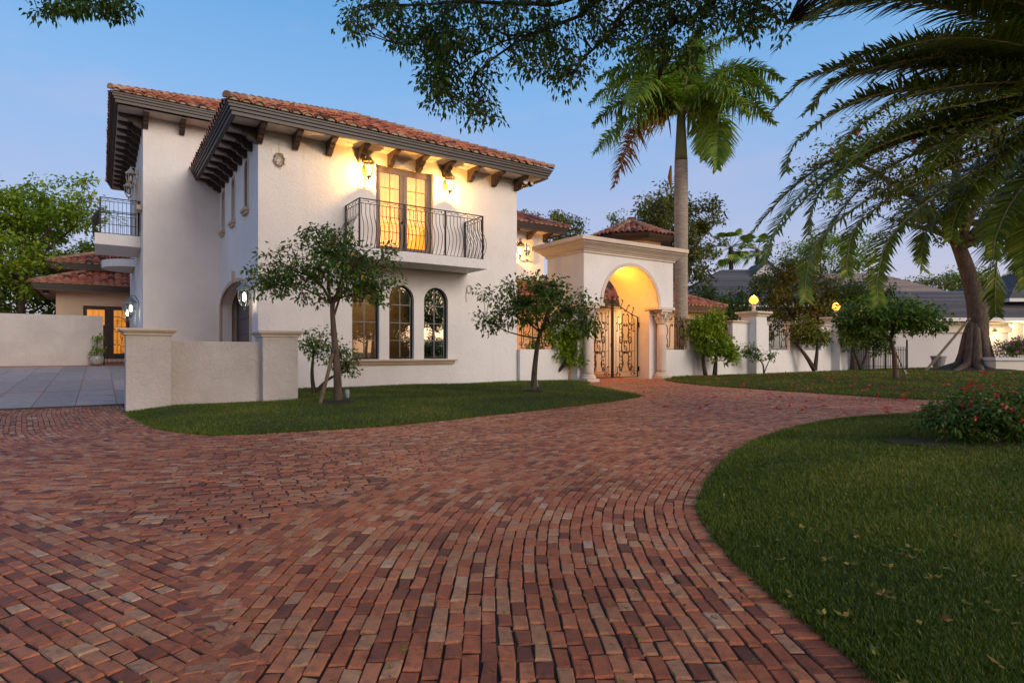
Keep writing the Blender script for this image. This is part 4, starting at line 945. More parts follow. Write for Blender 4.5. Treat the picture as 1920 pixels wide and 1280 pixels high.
# ------------------------------------------------------------------ left: boundary wall, gate, pot, guest house
zb = cz(10.8)
BWL = root_h("boundary_wall", "plain pale stucco wall closing the stone court", "wall", -8, 10.9, zb)
m = MB(); m.box(-20, -3.46, 10.8, 11.05, zb - .2, 2.48); m.build("wall_panel", "stucco_wall", BWL, bevel=.015)
SG = root_h("court_gate", "narrow black iron gate with arched top beside the pale boundary wall", "gate", -3.0, 10.9, zb)
for x in (-3.42, -2.62): mm = MB(); mm.box(x - .03, x + .03, 10.87, 10.93, zb, zb + 1.55); mm.build("gate_post", "iron", SG)
mm = MB(); mm.tube([(-3.32, 10.9, zb + .06), (-3.32, 10.9, zb + 1.55)] + [(-3.0 - .32 * math.cos(t), 10.9, zb + 1.55 + .34 * math.sin(t)) for t in np.linspace(0, math.pi, 12)][1:] + [(-2.68, 10.9, zb + .06), (-3.32, 10.9, zb + .06)], .018, 4); gl_ = mm.build("gate_leaf", "iron", SG)
for x in (-3.16, -3.0, -2.84): mm = MB(); mm.tube([(x, 10.9, zb + .06), (x, 10.9, zb + 1.82)], .009, 4); mm.build("bar", "iron", gl_)
for z_ in (.35, .95, 1.5): mm = MB(); mm.tube([(-3.32, 10.9, zb + z_), (-2.68, 10.9, zb + z_)], .012, 4); mm.build("rail", "iron", gl_)
for z_ in (.6, 1.2):
    for s2 in (-1, 1): put_scroll(gl_, 'S', -3.0 + s2 * .12, 10.9, zb + z_, .42, .15, .009, s2 > 0); put_scroll(gl_, 'C', -3.0 + s2 * .24, 10.9, zb + z_, .3, .1, .008, s2 > 0)
PT = root_h("potted_plant", "small leafy plant in a pale glazed pot before the boundary wall", "plant", -3.65, 10.45, zb - .02)
m = MB(); m.lathe([(.12, 0), (.20, .08), (.24, .20), (.22, .34), (.20, .38), (.17, .36)], (-3.65, 10.45, zb - .02), 18); m.build("pot", "pot_glaze", PT, smooth=True)
GH = root_h("guest_house", "cream guest house with two tiers of clay tile roof behind the boundary wall", "house", -3.5, 20.4, zb)
m = MB(); m.panel(rect(-5.38, 4, zb - .1, 4.2), [rect(-4.27, -2.26, .72, 3.46)], FF, 20.4, 20.65); m.build("front_wall", "stucco_cream", GH)
m = MB(); m.box(-5.38, -5.15, 20.65, 28, zb - .1, 4.2); m.build("side_wall", "stucco_cream", GH); m = MB(); m.box(-4.4, 4, 22.2, 28, 4.2, 5.4); m.build("upper_wall", "stucco_cream", GH)
hip_roof(GH, -6.32, 5, 19.45, 29, 4.42, R(22), sides="FL", nmax=230, seed=80); eaves(GH, -6.32, 5, 19.45, 29, 4.42, .9, 4.12)
hip_roof(GH, -5.75, 1.2, 21.2, 28.5, 5.68, R(22), sides="FL", nmax=0, seed=90); eaves(GH, -5.75, 1.2, 21.2, 28.5, 5.68, .9, 5.36)
dr = MB(); dr.box(-4.27, -2.26, 20.5, 20.56, 3.28, 3.46)
for a in (-4.27, -3.36, -3.16, -2.42): dr.box(a, a + (.20 if a > -4 and a < -3 else .16), 20.5, 20.56, .72, 3.28)
dr.box(-4.11, -3.36, 20.5, 20.56, .72, 1.0); dr.box(-2.96, -2.42, 20.5, 20.56, .72, 1.0); gdr = dr.build("glass_door", "brown_wood", GH, label="brown glazed double door glowing orange")
for a, b in ((-4.11, -3.36), (-2.96, -2.42)):
    for i in range(1, 3): muntin_bar(None, [(a + (b - a) * i / 3, 20.52, 1.0), (a + (b - a) * i / 3, 20.52, 3.28)], .012, gdr)
    for k in range(1, 4): muntin_bar(None, [(a, 20.52, 1 + .57 * k), (b, 20.52, 1 + .57 * k)], .012, gdr)
    m = MB(); m.add([(a, 20.53, 1), (b, 20.53, 1), (b, 20.53, 3.28), (a, 20.53, 3.28)], [(0, 1, 2, 3)]); m.build("pane", "door_glass", gdr)
m = MB(); m.add([(-4.2, 20.62, .8), (-2.3, 20.62, .8), (-2.3, 20.62, 3.4), (-4.2, 20.62, 3.4)], [(0, 1, 2, 3)]); m.build("curtain", "curtain_orange", GH)
sp = root_h("soffit_lamp", "round lamp under the guest house eave corner", "lamp", -5.75, 20.1, 4.1)
m = MB(); m.lathe([(.14, .0), (.16, -.06), (.12, -.12)], (-5.75, 20.1, 4.1), 14); m.build("lamp_housing", "dark_plastic", sp); m = MB(); m.lathe([(.10, -.121), (.05, -.16)], (-5.75, 20.1, 4.1), 14); m.build("lamp_lens", "white_trim", sp)

# ------------------------------------------------------------------ neighbour's house, far right
NH = root_w("neighbour_house", "low white neighbour house with grey flat-tile roofs and lit porch", "house", (26, 38, 0))
def course_roof(name, x0, x1, y0, y1, ze, tp, mat, gable=False, step=.30):
    wx, wy = x1 - x0, y1 - y0; h = min(wx, wy) / 2; m = MB(); n = int(h / step); o = []
    for k in range(n):
        a = h * k / n; b = h * (k + 1) / n; za = ze + a * tp + .07; zb_ = ze + b * tp + .012
        ra = [(x0 + a, y0 + a), (x1 - a, y0 + a), (x1 - a, y1 - a), (x0 + a, y1 - a)]; rb_ = [(x0 + b, y0 + b), (x1 - b, y0 + b), (x1 - b, y1 - b), (x0 + b, y1 - b)]
        vs = [(*p, za) for p in ra] + [(*p, zb_) for p in rb_] + [(*p, za - .075) for p in ra]; fs = []
        for i in range(4): j = (i + 1) % 4; fs += [(i, j, 4 + j, 4 + i), (8 + i, 8 + j, j, i)]
        m.add(vs, fs)
    o = m.build(name, mat, NH, fixn=False); tag(o, kind="stuff")
    e = MB(); e.box(x0, x1, y0, y1, ze - .22, ze - .01); e.build("eave_board", "white_trim", NH)
m = MB(); m.box(22.5, 31.2, 37.6, 44, -.1, 2.94); m.build("garage_wall", "neighbour_wall", NH)
m = MB(); m.box(22.4, 31.3, 37.45, 37.6, 2.3, 2.62); m.box(22.45, 31.25, 37.5, 37.6, 2.621, 2.7); m.build("garage_band", "neighbour_cream", NH)
course_roof("garage_roof", 21.9, 36, 36.9, 45, 3.2, .50, "slate_tile")
m = MB(); m.box(31.21, 33.0, 38.6, 44, -.1, 2.94); m.box(33.01, 40, 40.2, 44, -.1, 4.2); m.build("porch_wall", "neighbour_cream", NH)
course_roof("porch_roof", 31.6, 46, 38, 50, 4.5, .42, "slate_tile")
m = MB(); m.box(14, 30, 49, 60, -.1, 5.1); m.build("main_wall", "neighbour_cream", NH)
course_roof("main_roof", 12.5, 32, 47.8, 61, 4.9, .55, "slate_tile")
course_roof("upper_roof", 22.5, 38, 49, 59, 5.4, .55, "pink_lit_roof")
m = MB(); m.prism([(-1.3, 0), (1.3, 0), (0, 1.2)], lambda a, b, d: (22.6 + a, d, 7.8 + b), 52.9, 56); gb = m.build("dormer", "neighbour_wall", NH)
for s2 in (-1, 1): m = MB(); m.add([(22.6, 52.7, 9.16), (22.6 + s2 * 1.6, 52.7, 7.68), (22.6 + s2 * 1.6, 56.5, 7.68), (22.6, 56.5, 9.16), (22.6, 52.7, 9.04), (22.6 + s2 * 1.6, 52.7, 7.56), (22.6 + s2 * 1.6, 56.5, 7.56), (22.6, 56.5, 9.04)], [(0, 1, 2, 3), (4, 5, 1, 0), (7, 6, 5, 4)]); m.build("roof_slope", "slate_tile", gb)
def glow_lamp(name, label, p, e, c=(1, .62, .25), s=.16):
    rt = root_w(name, label, "lamp", p); m = MB(); m.lathe([(.02, -s), (s * .6, -s * .7), (s * .7, s * .5), (s * .3, s)], p, 10); m.build("lamp_globe", "bulb_warm", rt, smooth=True)
    m = MB(); m.lathe([(s * .8, s * .5), (s * .4, s * 1.2), (.01, s * 1.4)], p, 10); m.build("lamp_cap", "lantern_gold", rt); point(rt, (p[0], p[1] - .35, p[2] - .1), e, c, .08); return rt
glow_lamp("porch_lantern", "warm lantern on the neighbour's porch behind the big tree trunk", (30.2, 37.35, 2.25), 45)
glow_lamp("porch_downlight", "pale lamp under the neighbour's porch eave", (31.9, 38.2, 2.75), 60, (1, .86, .55), .13)
glow_lamp("porch_wall_lamp", "pale lamp lighting the neighbour's porch wall at the right edge", (34.2, 39.6, 2.9), 120, (1, .88, .6), .13)
PL = root_w("planter", "low cream planter with magenta bougainvillea", "planter", (24.6, 29.2, 0))
m = MB(); m.box(23.2, 27.5, 28.7, 30.2, -.05, .66); m.build("planter_box", "neighbour_cream", PL, bevel=.02); m = MB(); m.box(23.12, 27.58, 28.62, 30.28, .661, .82); m.build("planter_rim", "neighbour_wall", PL, bevel=.02)
bp = root_w("flower_pot", "empty grey pot behind the big tree trunk", "pot", (25.3, 35.5, 0)); m = MB(); m.lathe([(.25, 0), (.38, .75), (.42, .75), (.42, .85), (.36, .85)], (25.3, 35.5, 0), 14); m.build("pot_body", "grey_plastic", bp)
# black picket fence and gate right of the wall
PF = root_w("picket_fence", "black iron picket fence with gate beyond the perimeter wall", "fence", (21.2, 34.4, 0))
def pf(t): return (19.4 + 3.7 * t, 34.2 + .8 * t)
for k in range(34):
    x, y = pf(k / 33); mm = MB(); mm.tube([(x, y, 0), (x, y, 1.35 if k not in (13, 20, 33) else 1.75), (x, y, 1.42 if k not in (13, 20, 33) else 1.85)], [.016 if k not in (13, 20, 33) else .05] * 2 + [.004], 4); mm.build("picket", "iron", PF)
for z_ in (.25, 1.2): mm = MB(); mm.tube([(*pf(0), z_), (*pf(1), z_)], .02, 4); mm.build("rail", "iron", PF)

# ------------------------------------------------------------------ small fittings
fl = root_h("floodlight", "small twin floodlight under the right eave corner of the villa", "lamp", 8.75, -.25, 6.98)
m = MB(); m.lathe([(.06, 0), (.06, .12)], (8.75, -.25, 6.98), 10); m.build("lamp_mount", "dark_plastic", fl)
for du in (-.10, .12):
    m = MB(); m.lathe([(.03, 0), (.09, .02), (.10, .14)], (8.75, -.25, 6.98), 12); h_ = m.build("lamp_head", "dark_plastic", fl); h_.location = (du, -.08, -.04); h_.rotation_euler = (R(70), 0, du * 2)
    m = MB(); m.lathe([(.085, .141), (.02, .155)], (8.75, -.25, 6.98), 12); q_ = m.build("lamp_lens", "white_trim", h_)
wr = root_h("wall_ornament", "round straw wreath hanging on the facade below the eave", "ornament", .54, -.05, 6.4)
m = MB(); m.tube([(.54 + .13 * math.cos(t) + .01 * math.sin(7 * t), -.05 + .02 * math.sin(5 * t), 6.40 + .17 * math.sin(t)) for t in np.linspace(0, 6.283, 30)], .022, 5); m.build("wreath_ring", "wire_straw", wr)
for k in range(7): m = MB(); a = k * .9; m.tube([(.54 + .12 * math.cos(a), -.06, 6.4 + .16 * math.sin(a)), (.54 + .10 * math.cos(a + 2), -.08, 6.4 + .12 * math.sin(a + 2.2)), (.54 + .18 * math.cos(a + .4), -.06, 6.36 + .22 * math.sin(a + .4))], .007, 4); m.build("twig", "wire_straw", wr)
m = MB(); m.tube([(.54, -.03, 6.57), (.54, -.015, 6.85)], .005, 4); m.build("hanger", "wire_straw", wr)
cb = root_h("cable_coil", "small coil of grey cable hanging on the facade right of the balcony", "cable", 6.6, -.04, 3.15)
m = MB(); m.tube([(6.62 + (.09 + .01 * math.sin(3 * t)) * math.cos(t), -.03 - .004 * t / 6, 3.18 + .13 * math.sin(t)) for t in np.linspace(0, 18, 60)], .009, 5); m.build("coil", "grey_plastic", cb); m = MB(); m.tube([(6.53, -.03, 3.2), (6.50, -.02, 2.95), (6.52, -.02, 2.75)], .008, 5); m.build("cable_end", "grey_plastic", cb)
def spot(label, x, y, z, rz):
    rt = root_w("garden_spotlight", label, "lamp", (x, y, z), "garden spotlights"); m = MB(); m.tube([(x, y, z - .05), (x, y, z + .16)], .014, 6); m.build("spike", "dark_plastic", rt)
    c, s_ = math.cos(rz), math.sin(rz); m = MB(); m.tube([(x, y, z + .15), (x + .05 * c, y + .05 * s_, z + .22), (x + .10 * c, y + .10 * s_, z + .29)], [.03, .042, .05], 10); m.build("lamp_head", "grey_plastic", rt)
for lb, (x, y) in (("garden spotlight at the foot of the larger lawn tree", gp(652, 758, .09)), ("garden spotlight at the foot of the smaller lawn tree", gp(1008, 735, .08)), ("garden spotlight at the house corner", gp(951, 717)), ("garden spotlight by the first lamp pillar", gp(1437, 698, .1)), ("garden spotlight beside the staked young tree", gp(1700, 704, .15))): spot(lb, x, y, .06, 2.0)
# ------------------------------------------------------------------ plants
def leaf_quads(C, D, Ln, Wd, r, droop=.15):
    """rhombic leaves: base C, direction D, length Ln, width Wd"""
    n = len(C); D = D / np.maximum(np.linalg.norm(D, axis=1), 1e-6)[:, None]
    up = r.normal(0, .55, (n, 3)) + np.array([0, 0, 1.0]); s = np.cross(D, up); s /= np.maximum(np.linalg.norm(s, axis=1), 1e-6)[:, None]
    L_ = Ln[:, None]; w = Wd[:, None] / 2; nn = np.cross(s, D)
    mid = C + D * L_ * .45 - nn * L_ * .06; tip = C + D * L_ - np.array([0, 0, 1]) * L_ * droop
    return np.stack([C, mid + s * w, tip, mid - s * w], 1).reshape(-1, 3)
def clusters_in(ells, n, r, shell=.55):
    out = []; vol = np.array([e[3] * e[4] * e[5] for e in ells]) ** .67; vol /= vol.sum()
    for e, f in zip(ells, vol):
        k = max(1, int(round(n * f))); d = r.normal(0, 1, (k, 3)); d /= np.linalg.norm(d, axis=1)[:, None]
        rad = shell + (1 - shell) * r.random(k) ** .6; rad[r.random(k) < .25] *= r.random() * .7
        out.append(np.array(e[:3]) + d * rad[:, None] * np.array(e[3:6]))
    return np.concatenate(out)
def crown(C, per, spread, leaf, r, flat=.7, droop=.15, down=.2):
    n = len(C) * per; base = np.repeat(C, per, 0); sp = np.repeat(r.uniform(.6, 1.3, len(C)) * spread, per)
    off = r.normal(0, 1, (n, 3)); off /= np.maximum(np.linalg.norm(off, axis=1), 1e-6)[:, None]; off *= (r.random(n) ** .5 * sp)[:, None]; off[:, 2] *= flat
    P = base + off; D = off / np.maximum(np.linalg.norm(off, axis=1), 1e-6)[:, None] + r.normal(0, .6, (n, 3)); D[:, 2] -= down
    ln = leaf * r.uniform(.65, 1.25, n); w = ln * r.uniform(.42, .6, n)
    tone = np.repeat(r.normal(.48, .16, len(C)), per) + r.normal(0, .13, n)
    tone[r.random(n) < .012] = 1.0
    return leaf_quads(P, D, ln, w, r, droop), np.clip(tone, 0, 1)
def limb(m, a, b, ra, rb, r, sag=.0, n=6, wob=.06):
    a = np.array(a, float); b = np.array(b, float); l = np.linalg.norm(b - a); pts = []
    w1 = r.normal(0, wob * l, 3); w2 = r.normal(0, wob * l * .6, 3)
    for t in np.linspace(0, 1, n): pts.append(a + (b - a) * t + w1 * math.sin(math.pi * t) + w2 * math.sin(2 * math.pi * t) + np.array([0, 0, sag * l * math.sin(math.pi * t)]))
    m.tube(pts, list(np.linspace(ra, rb, n)), 6 if ra > .03 else 4); return pts
def tree(name, label, cat, base, trunk, r0, ells, ncl, per, leaf, seed, mat="leaf_glossy", bark="bark", limbs=5, spread=.35, group=None, flat=.7, droop=.15, down=.2, flowers=None, shell=.55, twig=.006, root=None, flare=1.35):
    r = np.random.default_rng(seed); rt = root or root_w(name, label, cat, tuple(base), group); b = np.array(base, float)
    tp = [b + np.array(p, float) for p in trunk]; S = spline(tp, 5) if len(tp) > 2 else np.array(tp)
    m = MB(); rr = np.linspace(r0, r0 * .45, len(S)); rr[0] *= flare; m.tube(S, list(rr), 10)
    E_ = [(b[0] + e[0], b[1] + e[1], b[2] + e[2], e[3], e[4], e[5]) for e in ells]; C = clusters_in(E_, ncl, r, shell); top = S[-1]
    lims = []
    for k in range(limbs):
        a = 2 * math.pi * (k + r.random() * .6) / limbs; e = E_[k % len(E_)]
        tgt = np.array(e[:3]) + np.array([math.cos(a) * e[3] * .55, math.sin(a) * e[4] * .55, r.uniform(-.2, .35) * e[5]])
        st = S[-1 - int(r.integers(0, max(1, len(S) // 4)))]
        lims.append(np.array(limb(m, st, tgt, r0 * .34, r0 * .12, r, .06)))
    LP = np.concatenate([l[2:] for l in lims] + [S[-2:]])
    for c in C:
        d = np.linalg.norm(LP - c, axis=1); j = LP[int(np.argmin(d + r.random(len(d)) * d.min() * .3))]
        limb(m, j, c, max(twig * 1.6, r0 * .07), twig, r, .03, 4)
    m.build("trunk", bark, rt, smooth=True, fixn=False)
    V_, tn = crown(C, per, spread, leaf, r, flat, droop, down); npmesh("crown", V_, 4, tn, mat, rt)
    if flowers:
        fm, fn, fs = flowers; idx = r.integers(0, len(C), fn); P = C[idx] + r.normal(0, spread * .55, (fn, 3)); P = P.repeat(5, 0); D = r.normal(0, 1, P.shape)
        tag(npmesh("blossoms", leaf_quads(P, D, np.full(len(P), fs) * r.uniform(.6, 1.2, len(P)), np.full(len(P), fs * .6), r), 4, r.random(len(P)), fm, rt), kind="stuff")
    return rt
# lawn trees
x, y = gp(634, 757, .1); 
t1 = tree("lawn_tree", "larger round-headed tree on the lawn before the arched windows, propped by a stake", "tree", (x, y, .06), [(0, 0, 0), (-.02, 0, .7), (-.10, .05, 1.45), (-.12, 0, 1.95)], .085,
     [(-.55, 0, 2.55, 1.15, 1.0, .62), (.25, .1, 2.65, .95, .9, .70), (-.25, 0, 3.0, .8, .8, .45), (-1.2, .1, 2.35, .55, .6, .35), (.75, 0, 2.25, .50, .5, .40)], 230, 26, .088, 21, "leaf_glossy", limbs=8, spread=.20, shell=.45, droop=.2)
x2, y2 = gp(1000, 737, .08)
t2 = tree("lawn_tree", "smaller spreading tree on the lawn near the house corner", "tree", (x2, y2, .05), [(0, 0, 0), (.03, 0, .6), (.10, 0, 1.2), (.18, 0, 1.6)], .085,
     [(-.25, 0, 2.25, 1.25, 1.0, .55), (.75, 0, 2.05, 1.0, .9, .50), (.1, 0, 2.65, .7, .7, .35), (-.95, 0, 1.85, .5, .5, .3), (1.35, 0, 1.75, .45, .5, .3)], 185, 26, .11, 22, "leaf_glossy", limbs=8, spread=.24, shell=.45, droop=.2)
x3, y3 = gp(1680, 712, .15)
t3 = tree("lawn_tree", "young staked tree with dense umbrella crown on the petal-strewn lawn", "tree", (x3, y3, .1), [(0, 0, 0), (-.05, 0, .8), (-.2, 0, 1.5)], .10,
     [(-.5, 0, 2.3, 1.5, 1.2, .60), (.5, 0, 2.15, 1.15, 1.0, .50), (-1.2, 0, 1.9, .7, .8, .55)], 240, 34, .14, 23, "leaf_glossy", limbs=8, spread=.30, shell=.4, droop=.2)
def stake(label, a, b, rad=.03):
    rt = root_w("tree_stake", label, "stake", tuple(b)); m = MB(); m.tube([b, (np.array(a) + np.array(b)) / 2 + np.array([.01, 0, .01]), a], [rad, rad * 1.05, rad * .95], 6); m.build("stake_pole", "stake_wood", rt)
    m = MB(); q = np.array(a); m.lathe([(rad * 1.5, -.03), (rad * 1.5, .03)], tuple(q - (q - np.array(b)) * .04), 8); m.build("tie", "dark_plastic", rt)
stake("weathered wooden stake leaning on the larger lawn tree", (x - .06, y - .07, 1.15), (gp(598, 760, .08)[0], gp(598, 760, .08)[1], .04), .034)
stake("thin dark stake beside the young tree on the petal lawn", (x3 - .08, y3, 1.25), (x3 + .55, y3 + .25, .1), .02)
for (cx_, cy_, rr_, nm) in ((x, y, .38, lawnA), (x2, y2, .35, lawnA), (x3, y3, .4, lawnC)):
    m = MB(); zz = lz(nm, cx_, cy_); n = 22; rad = [rr_ * random.uniform(.8, 1.15) for _ in range(n)]
    m.add([(cx_, cy_, zz + .065)] + [(cx_ + rad[k] * .6 * math.cos(6.283 * k / n), cy_ + rad[k] * .6 * math.sin(6.283 * k / n), zz + .055) for k in range(n)] + [(cx_ + rad[k] * math.cos(6.283 * k / n), cy_ + rad[k] * math.sin(6.283 * k / n), zz - .01) for k in range(n)], [(0, 1 + k, 1 + (k + 1) % n) for k in range(n)] + [(1 + k, 1 + n + k, 1 + n + (k + 1) % n, 1 + (k + 1) % n) for k in range(n)])
    tag(m.build("mulch_bed", "mulch", None, smooth=True), "ring of dark mulch at a tree foot", "mulch", kind="structure")
# shrubs
def shrub(label, base, stems, ells, ncl, per, leaf, seed, mat="leaf_glossy", spread=.22, **k):
    r = np.random.default_rng(seed); rt = root_w("shrub", label, "shrub", tuple(base), k.get("group")); b = np.array(base, float); m = MB(); LP = []
    for s_, rad in stems:
        S = spline([b + np.array(p, float) for p in s_], 5); m.tube(S, list(np.linspace(rad, rad * .4, len(S))), 7); LP.append(S[len(S) // 3:])
    LP = np.concatenate(LP); C = clusters_in([(b[0] + e[0], b[1] + e[1], b[2] + e[2], *e[3:]) for e in ells], ncl, r, k.get("shell", .4))
    for c in C: j = LP[int(np.argmin(np.linalg.norm(LP - c, axis=1)))]; limb(m, j, c, .012, .005, r, .02, 4)
    m.build("stems", k.get("bark", "bark_dark"), rt, smooth=True, fixn=False); V_, tn = crown(C, per, spread, leaf, r, .8, .2, .2); npmesh("foliage", V_, 4, tn, mat, rt)
    if k.get("flowers"):
        fm, fn, fs = k["flowers"]; idx = r.integers(0, len(C), fn); P = C[idx] + r.normal(0, spread * .5, (fn, 3)) + np.array([0, -.03, .06]); P = P.repeat(6, 0); D = r.normal(0, 1, P.shape)
        tag(npmesh("blossoms", leaf_quads(P, D, np.full(len(P), fs) * r.uniform(.6, 1.2, len(P)), np.full(len(P), fs * .7), r), 4, r.random(len(P)), fm, rt), kind="stuff")
    return rt
q = W(.75, -2.6); shrub("leggy shrub with bent stems behind the right garden pillar", (q.x, q.y, .08), [([(0, 0, 0), (-.05, 0, .5), (-.02, .05, 1.1)], .06), ([(0, 0, 0), (.35, 0, .35), (.8, 0, .55)], .05)], [(.05, 0, 1.25, .45, .4, .35), (.55, 0, .95, .5, .4, .35), (.8, 0, .65, .3, .3, .25)], 60, 22, .09, 31)
p_ = gp(1032, 714); shrub("bright leaning bougainvillea against the low wall beside the portico", (p_[0] - .1, p_[1] - .4, .04), [([(-.5, 0, .03), (.1, 0, .18), (.55, 0, .55), (.75, 0, 1.1)], .11), ([(-.3, 0, .05), (-.5, .1, .6), (-.55, .1, 1.3)], .05), ([(.3, 0, .3), (.4, 0, 1.0), (.35, .1, 1.9)], .05)], [(.65, 0, 1.25, .65, .5, .60), (.25, .1, 1.75, .6, .5, .55), (1.0, 0, .85, .4, .4, .4), (-.5, .1, 1.2, .22, .3, .55), (.9, -.1, 1.75, .5, .4, .4)], 150, 30, .12, 32, "leaf_bright")
p_ = W(18.3, -.75); shrub("tall dense green climber covering the wall between two grilles", (p_.x, p_.y, .06), [([(-.2, 0, 0), (-.3, 0, .7), (-.25, 0, 1.5)], .10), ([(.2, 0, 0), (.25, 0, .7), (.3, 0, 1.4)], .11)], [(-.35, 0, 2.0, .75, .6, .65), (.15, -.1, 1.35, .85, .6, .6), (.1, 0, 2.35, .65, .5, .5), (.75, -.1, 1.0, .45, .4, .4)], 190, 34, .15, 33, "leaf_bright", spread=.28)
p_ = W(21.6, -1.2); shrub("small sparse shrub at the foot of the first lamp pillar", (p_.x, p_.y, .1), [([(0, 0, 0), (-.1, 0, .5), (-.6, 0, .85)], .045), ([(0, 0, 0), (.2, 0, .5), (.4, 0, .8)], .03)], [(-.75, 0, 1.0, .4, .3, .45), (-.3, 0, .8, .4, .3, .25), (.35, 0, .85, .25, .25, .25)], 45, 16, .12, 34)
p_ = W(26.3, -1.0); shrub("forked shrub with thick leaning stems between two wall grilles", (p_.x, p_.y, .15), [([(0, 0, 0), (-.5, 0, .8), (-1.2, 0, 1.6)], .13), ([(0, 0, 0), (.1, 0, .8), (.15, 0, 1.6)], .12)], [(-.6, 0, 1.9, .8, .6, .55), (.1, 0, 1.7, .65, .6, .45), (-.3, 0, 2.3, .5, .4, .4)], 110, 26, .16, 35, "leaf_olive", spread=.28)
p_ = W(30.0, -1.3); shrub("dark leaning shrub at the foot of the second lamp pillar", (p_.x, p_.y, .15), [([(.2, 0, 0), (-.1, 0, .8), (-.5, 0, 1.6)], .10), ([(.2, 0, 0), (.5, 0, .9), (.6, 0, 1.8)], .08)], [(-.3, 0, 1.7, .6, .5, .7), (.6, 0, 2.0, .9, .7, .7), (1.3, 0, 1.4, .6, .5, .8)], 150, 28, .16, 36, spread=.3)
RBX = (5.95, 6.80); shrub("low dense bush with small red flowers on the rounded lawn", (RBX[0], RBX[1], .03), [([(-.3, 0, 0), (-.4, 0, .25), (-.5, 0, .4)], .02), ([(.3, 0, 0), (.4, .1, .25), (.6, 0, .4)], .02), ([(0, -.3, 0), (0, -.4, .25), (.1, -.5, .4)], .02)], [(-.75, -.05, .33, .55, .52, .25), (0, -.1, .38, .7, .55, .26), (.9, .1, .38, .7, .6, .26), (-.2, .35, .36, .8, .45, .24)], 430, 34, .055, 37, "leaf_dark", spread=.15, shell=.3, flowers=("flower_red", 150, .045))
m = MB(); n = 30; m.add([(RBX[0] + 1.55 * (1 + .07 * math.sin(5 * t)) * math.cos(t), RBX[1] + .80 * (1 + .08 * math.sin(7 * t)) * math.sin(t), .062) for t in np.linspace(0, 6.283, n, endpoint=False)] + [(RBX[0], RBX[1], .10)], [(k, (k + 1) % n, n) for k in range(n)]); tag(m.build("mulch_bed", "mulch", None, smooth=True), "dark mulch bed under the red-flowered bush", "mulch", kind="structure")
shrub("mound of magenta bougainvillea in the neighbour's planter", (25.3, 29.4, .8), [([(-.5, 0, 0), (-.6, 0, .4), (-.7, 0, .7)], .03), ([(.5, 0, 0), (.6, 0, .4), (.8, 0, .7)], .03)], [(-.7, 0, .45, 1.1, .6, .45), (.8, 0, .4, 1.2, .6, .45), (0, 0, .65, .8, .5, .35)], 170, 26, .11, 38, "leaf_glossy", spread=.25, flowers=("flower_magenta", 150, .10))
g_ = W(-3.65, 10.45); r = np.random.default_rng(39); Cc = np.array([(-3.65, 10.45, zb + .65), (-3.6, 10.4, zb + .9), (-3.72, 10.5, zb + .5), (-3.55, 10.42, zb + .5), (-3.62, 10.45, zb + 1.1)]).repeat(3, 0) + r.normal(0, .08, (15, 3)); V_, tn = crown(Cc, 22, .16, .10, r); npmesh("foliage", V_, 4, tn, "leaf_bright", PT)
m = MB()
m.tube([(-3.65, 10.45, zb + .3), (-3.64, 10.45, zb + .7), (-3.61, 10.44, zb + 1.1)], .015, 5); m.build("stem", "bark_dark", PT)

# big flame tree at the right, with red blossoms
bt = (23.3, 30.1, .1)
FT = tree("flame_tree", "big spreading tree with thick buttressed trunk and scattered red blossoms", "tree", bt, [(0, 0, 0), (.12, 0, 1.4), (.10, 0, 3.0), (-.25, 0, 4.6), (-.8, 0, 6.2), (-1.4, 0, 7.4)], .56,
     [(-5.0, -2, 10.0, 4.5, 4.5, 2.4), (0, -1.5, 11.5, 4.8, 5, 2.8), (4.5, 0, 9.5, 4.5, 4.5, 2.8), (-2.8, -1, 7.6, 3.2, 3.5, 1.5), (2.6, -2, 6.8, 2.2, 2.5, 1.3)], 300, 80, .20, 41, "leaf_olive", limbs=11, spread=.8, shell=.4, flat=.5, flowers=("flower_red", 70, .24), twig=.012, flare=1.5)
m = MB(); r = np.random.default_rng(42)
for k in range(9):
    a = k * 6.283 / 9 + r.normal(0, .15); l = r.uniform(1.0, 1.9); m.tube([(bt[0] + math.cos(a) * q2, bt[1] + math.sin(a) * q2, zz) for q2, zz in ((.10, 3.0), (.36, 1.9), (.52, .95), (.72, .42), (l, .12), (l * 1.25, .0))], [.10, .20, .22, .22, .13, .04], 8)
m.build("buttress_roots", "bark", FT, smooth=True, fixn=False)
m = MB(); n = 26; m.add([(bt[0], bt[1], .42)] + [(bt[0] + rr_ * (1 + .1 * math.sin(3 * t)) * math.cos(t), bt[1] + rr_ * math.sin(t), z_) for rr_, z_ in ((1.2, .32), (2.2, .12)) for t in np.linspace(0, 6.283, n, endpoint=False)], [(0, 1 + k, 1 + (k + 1) % n) for k in range(n)] + [(1 + k, 1 + n + k, 1 + n + (k + 1) % n, 1 + (k + 1) % n) for k in range(n)]); tag(m.build("mulch_bed", "mulch", None, smooth=True), "dark mound of mulch round the big tree", "mulch", kind="structure")
ps = px(1735, 696, 29.0); stake("long wooden prop leaning on the big tree trunk", (bt[0] - .5, bt[1] - .3, 2.75), (ps.x, 29.0, .15), .06)

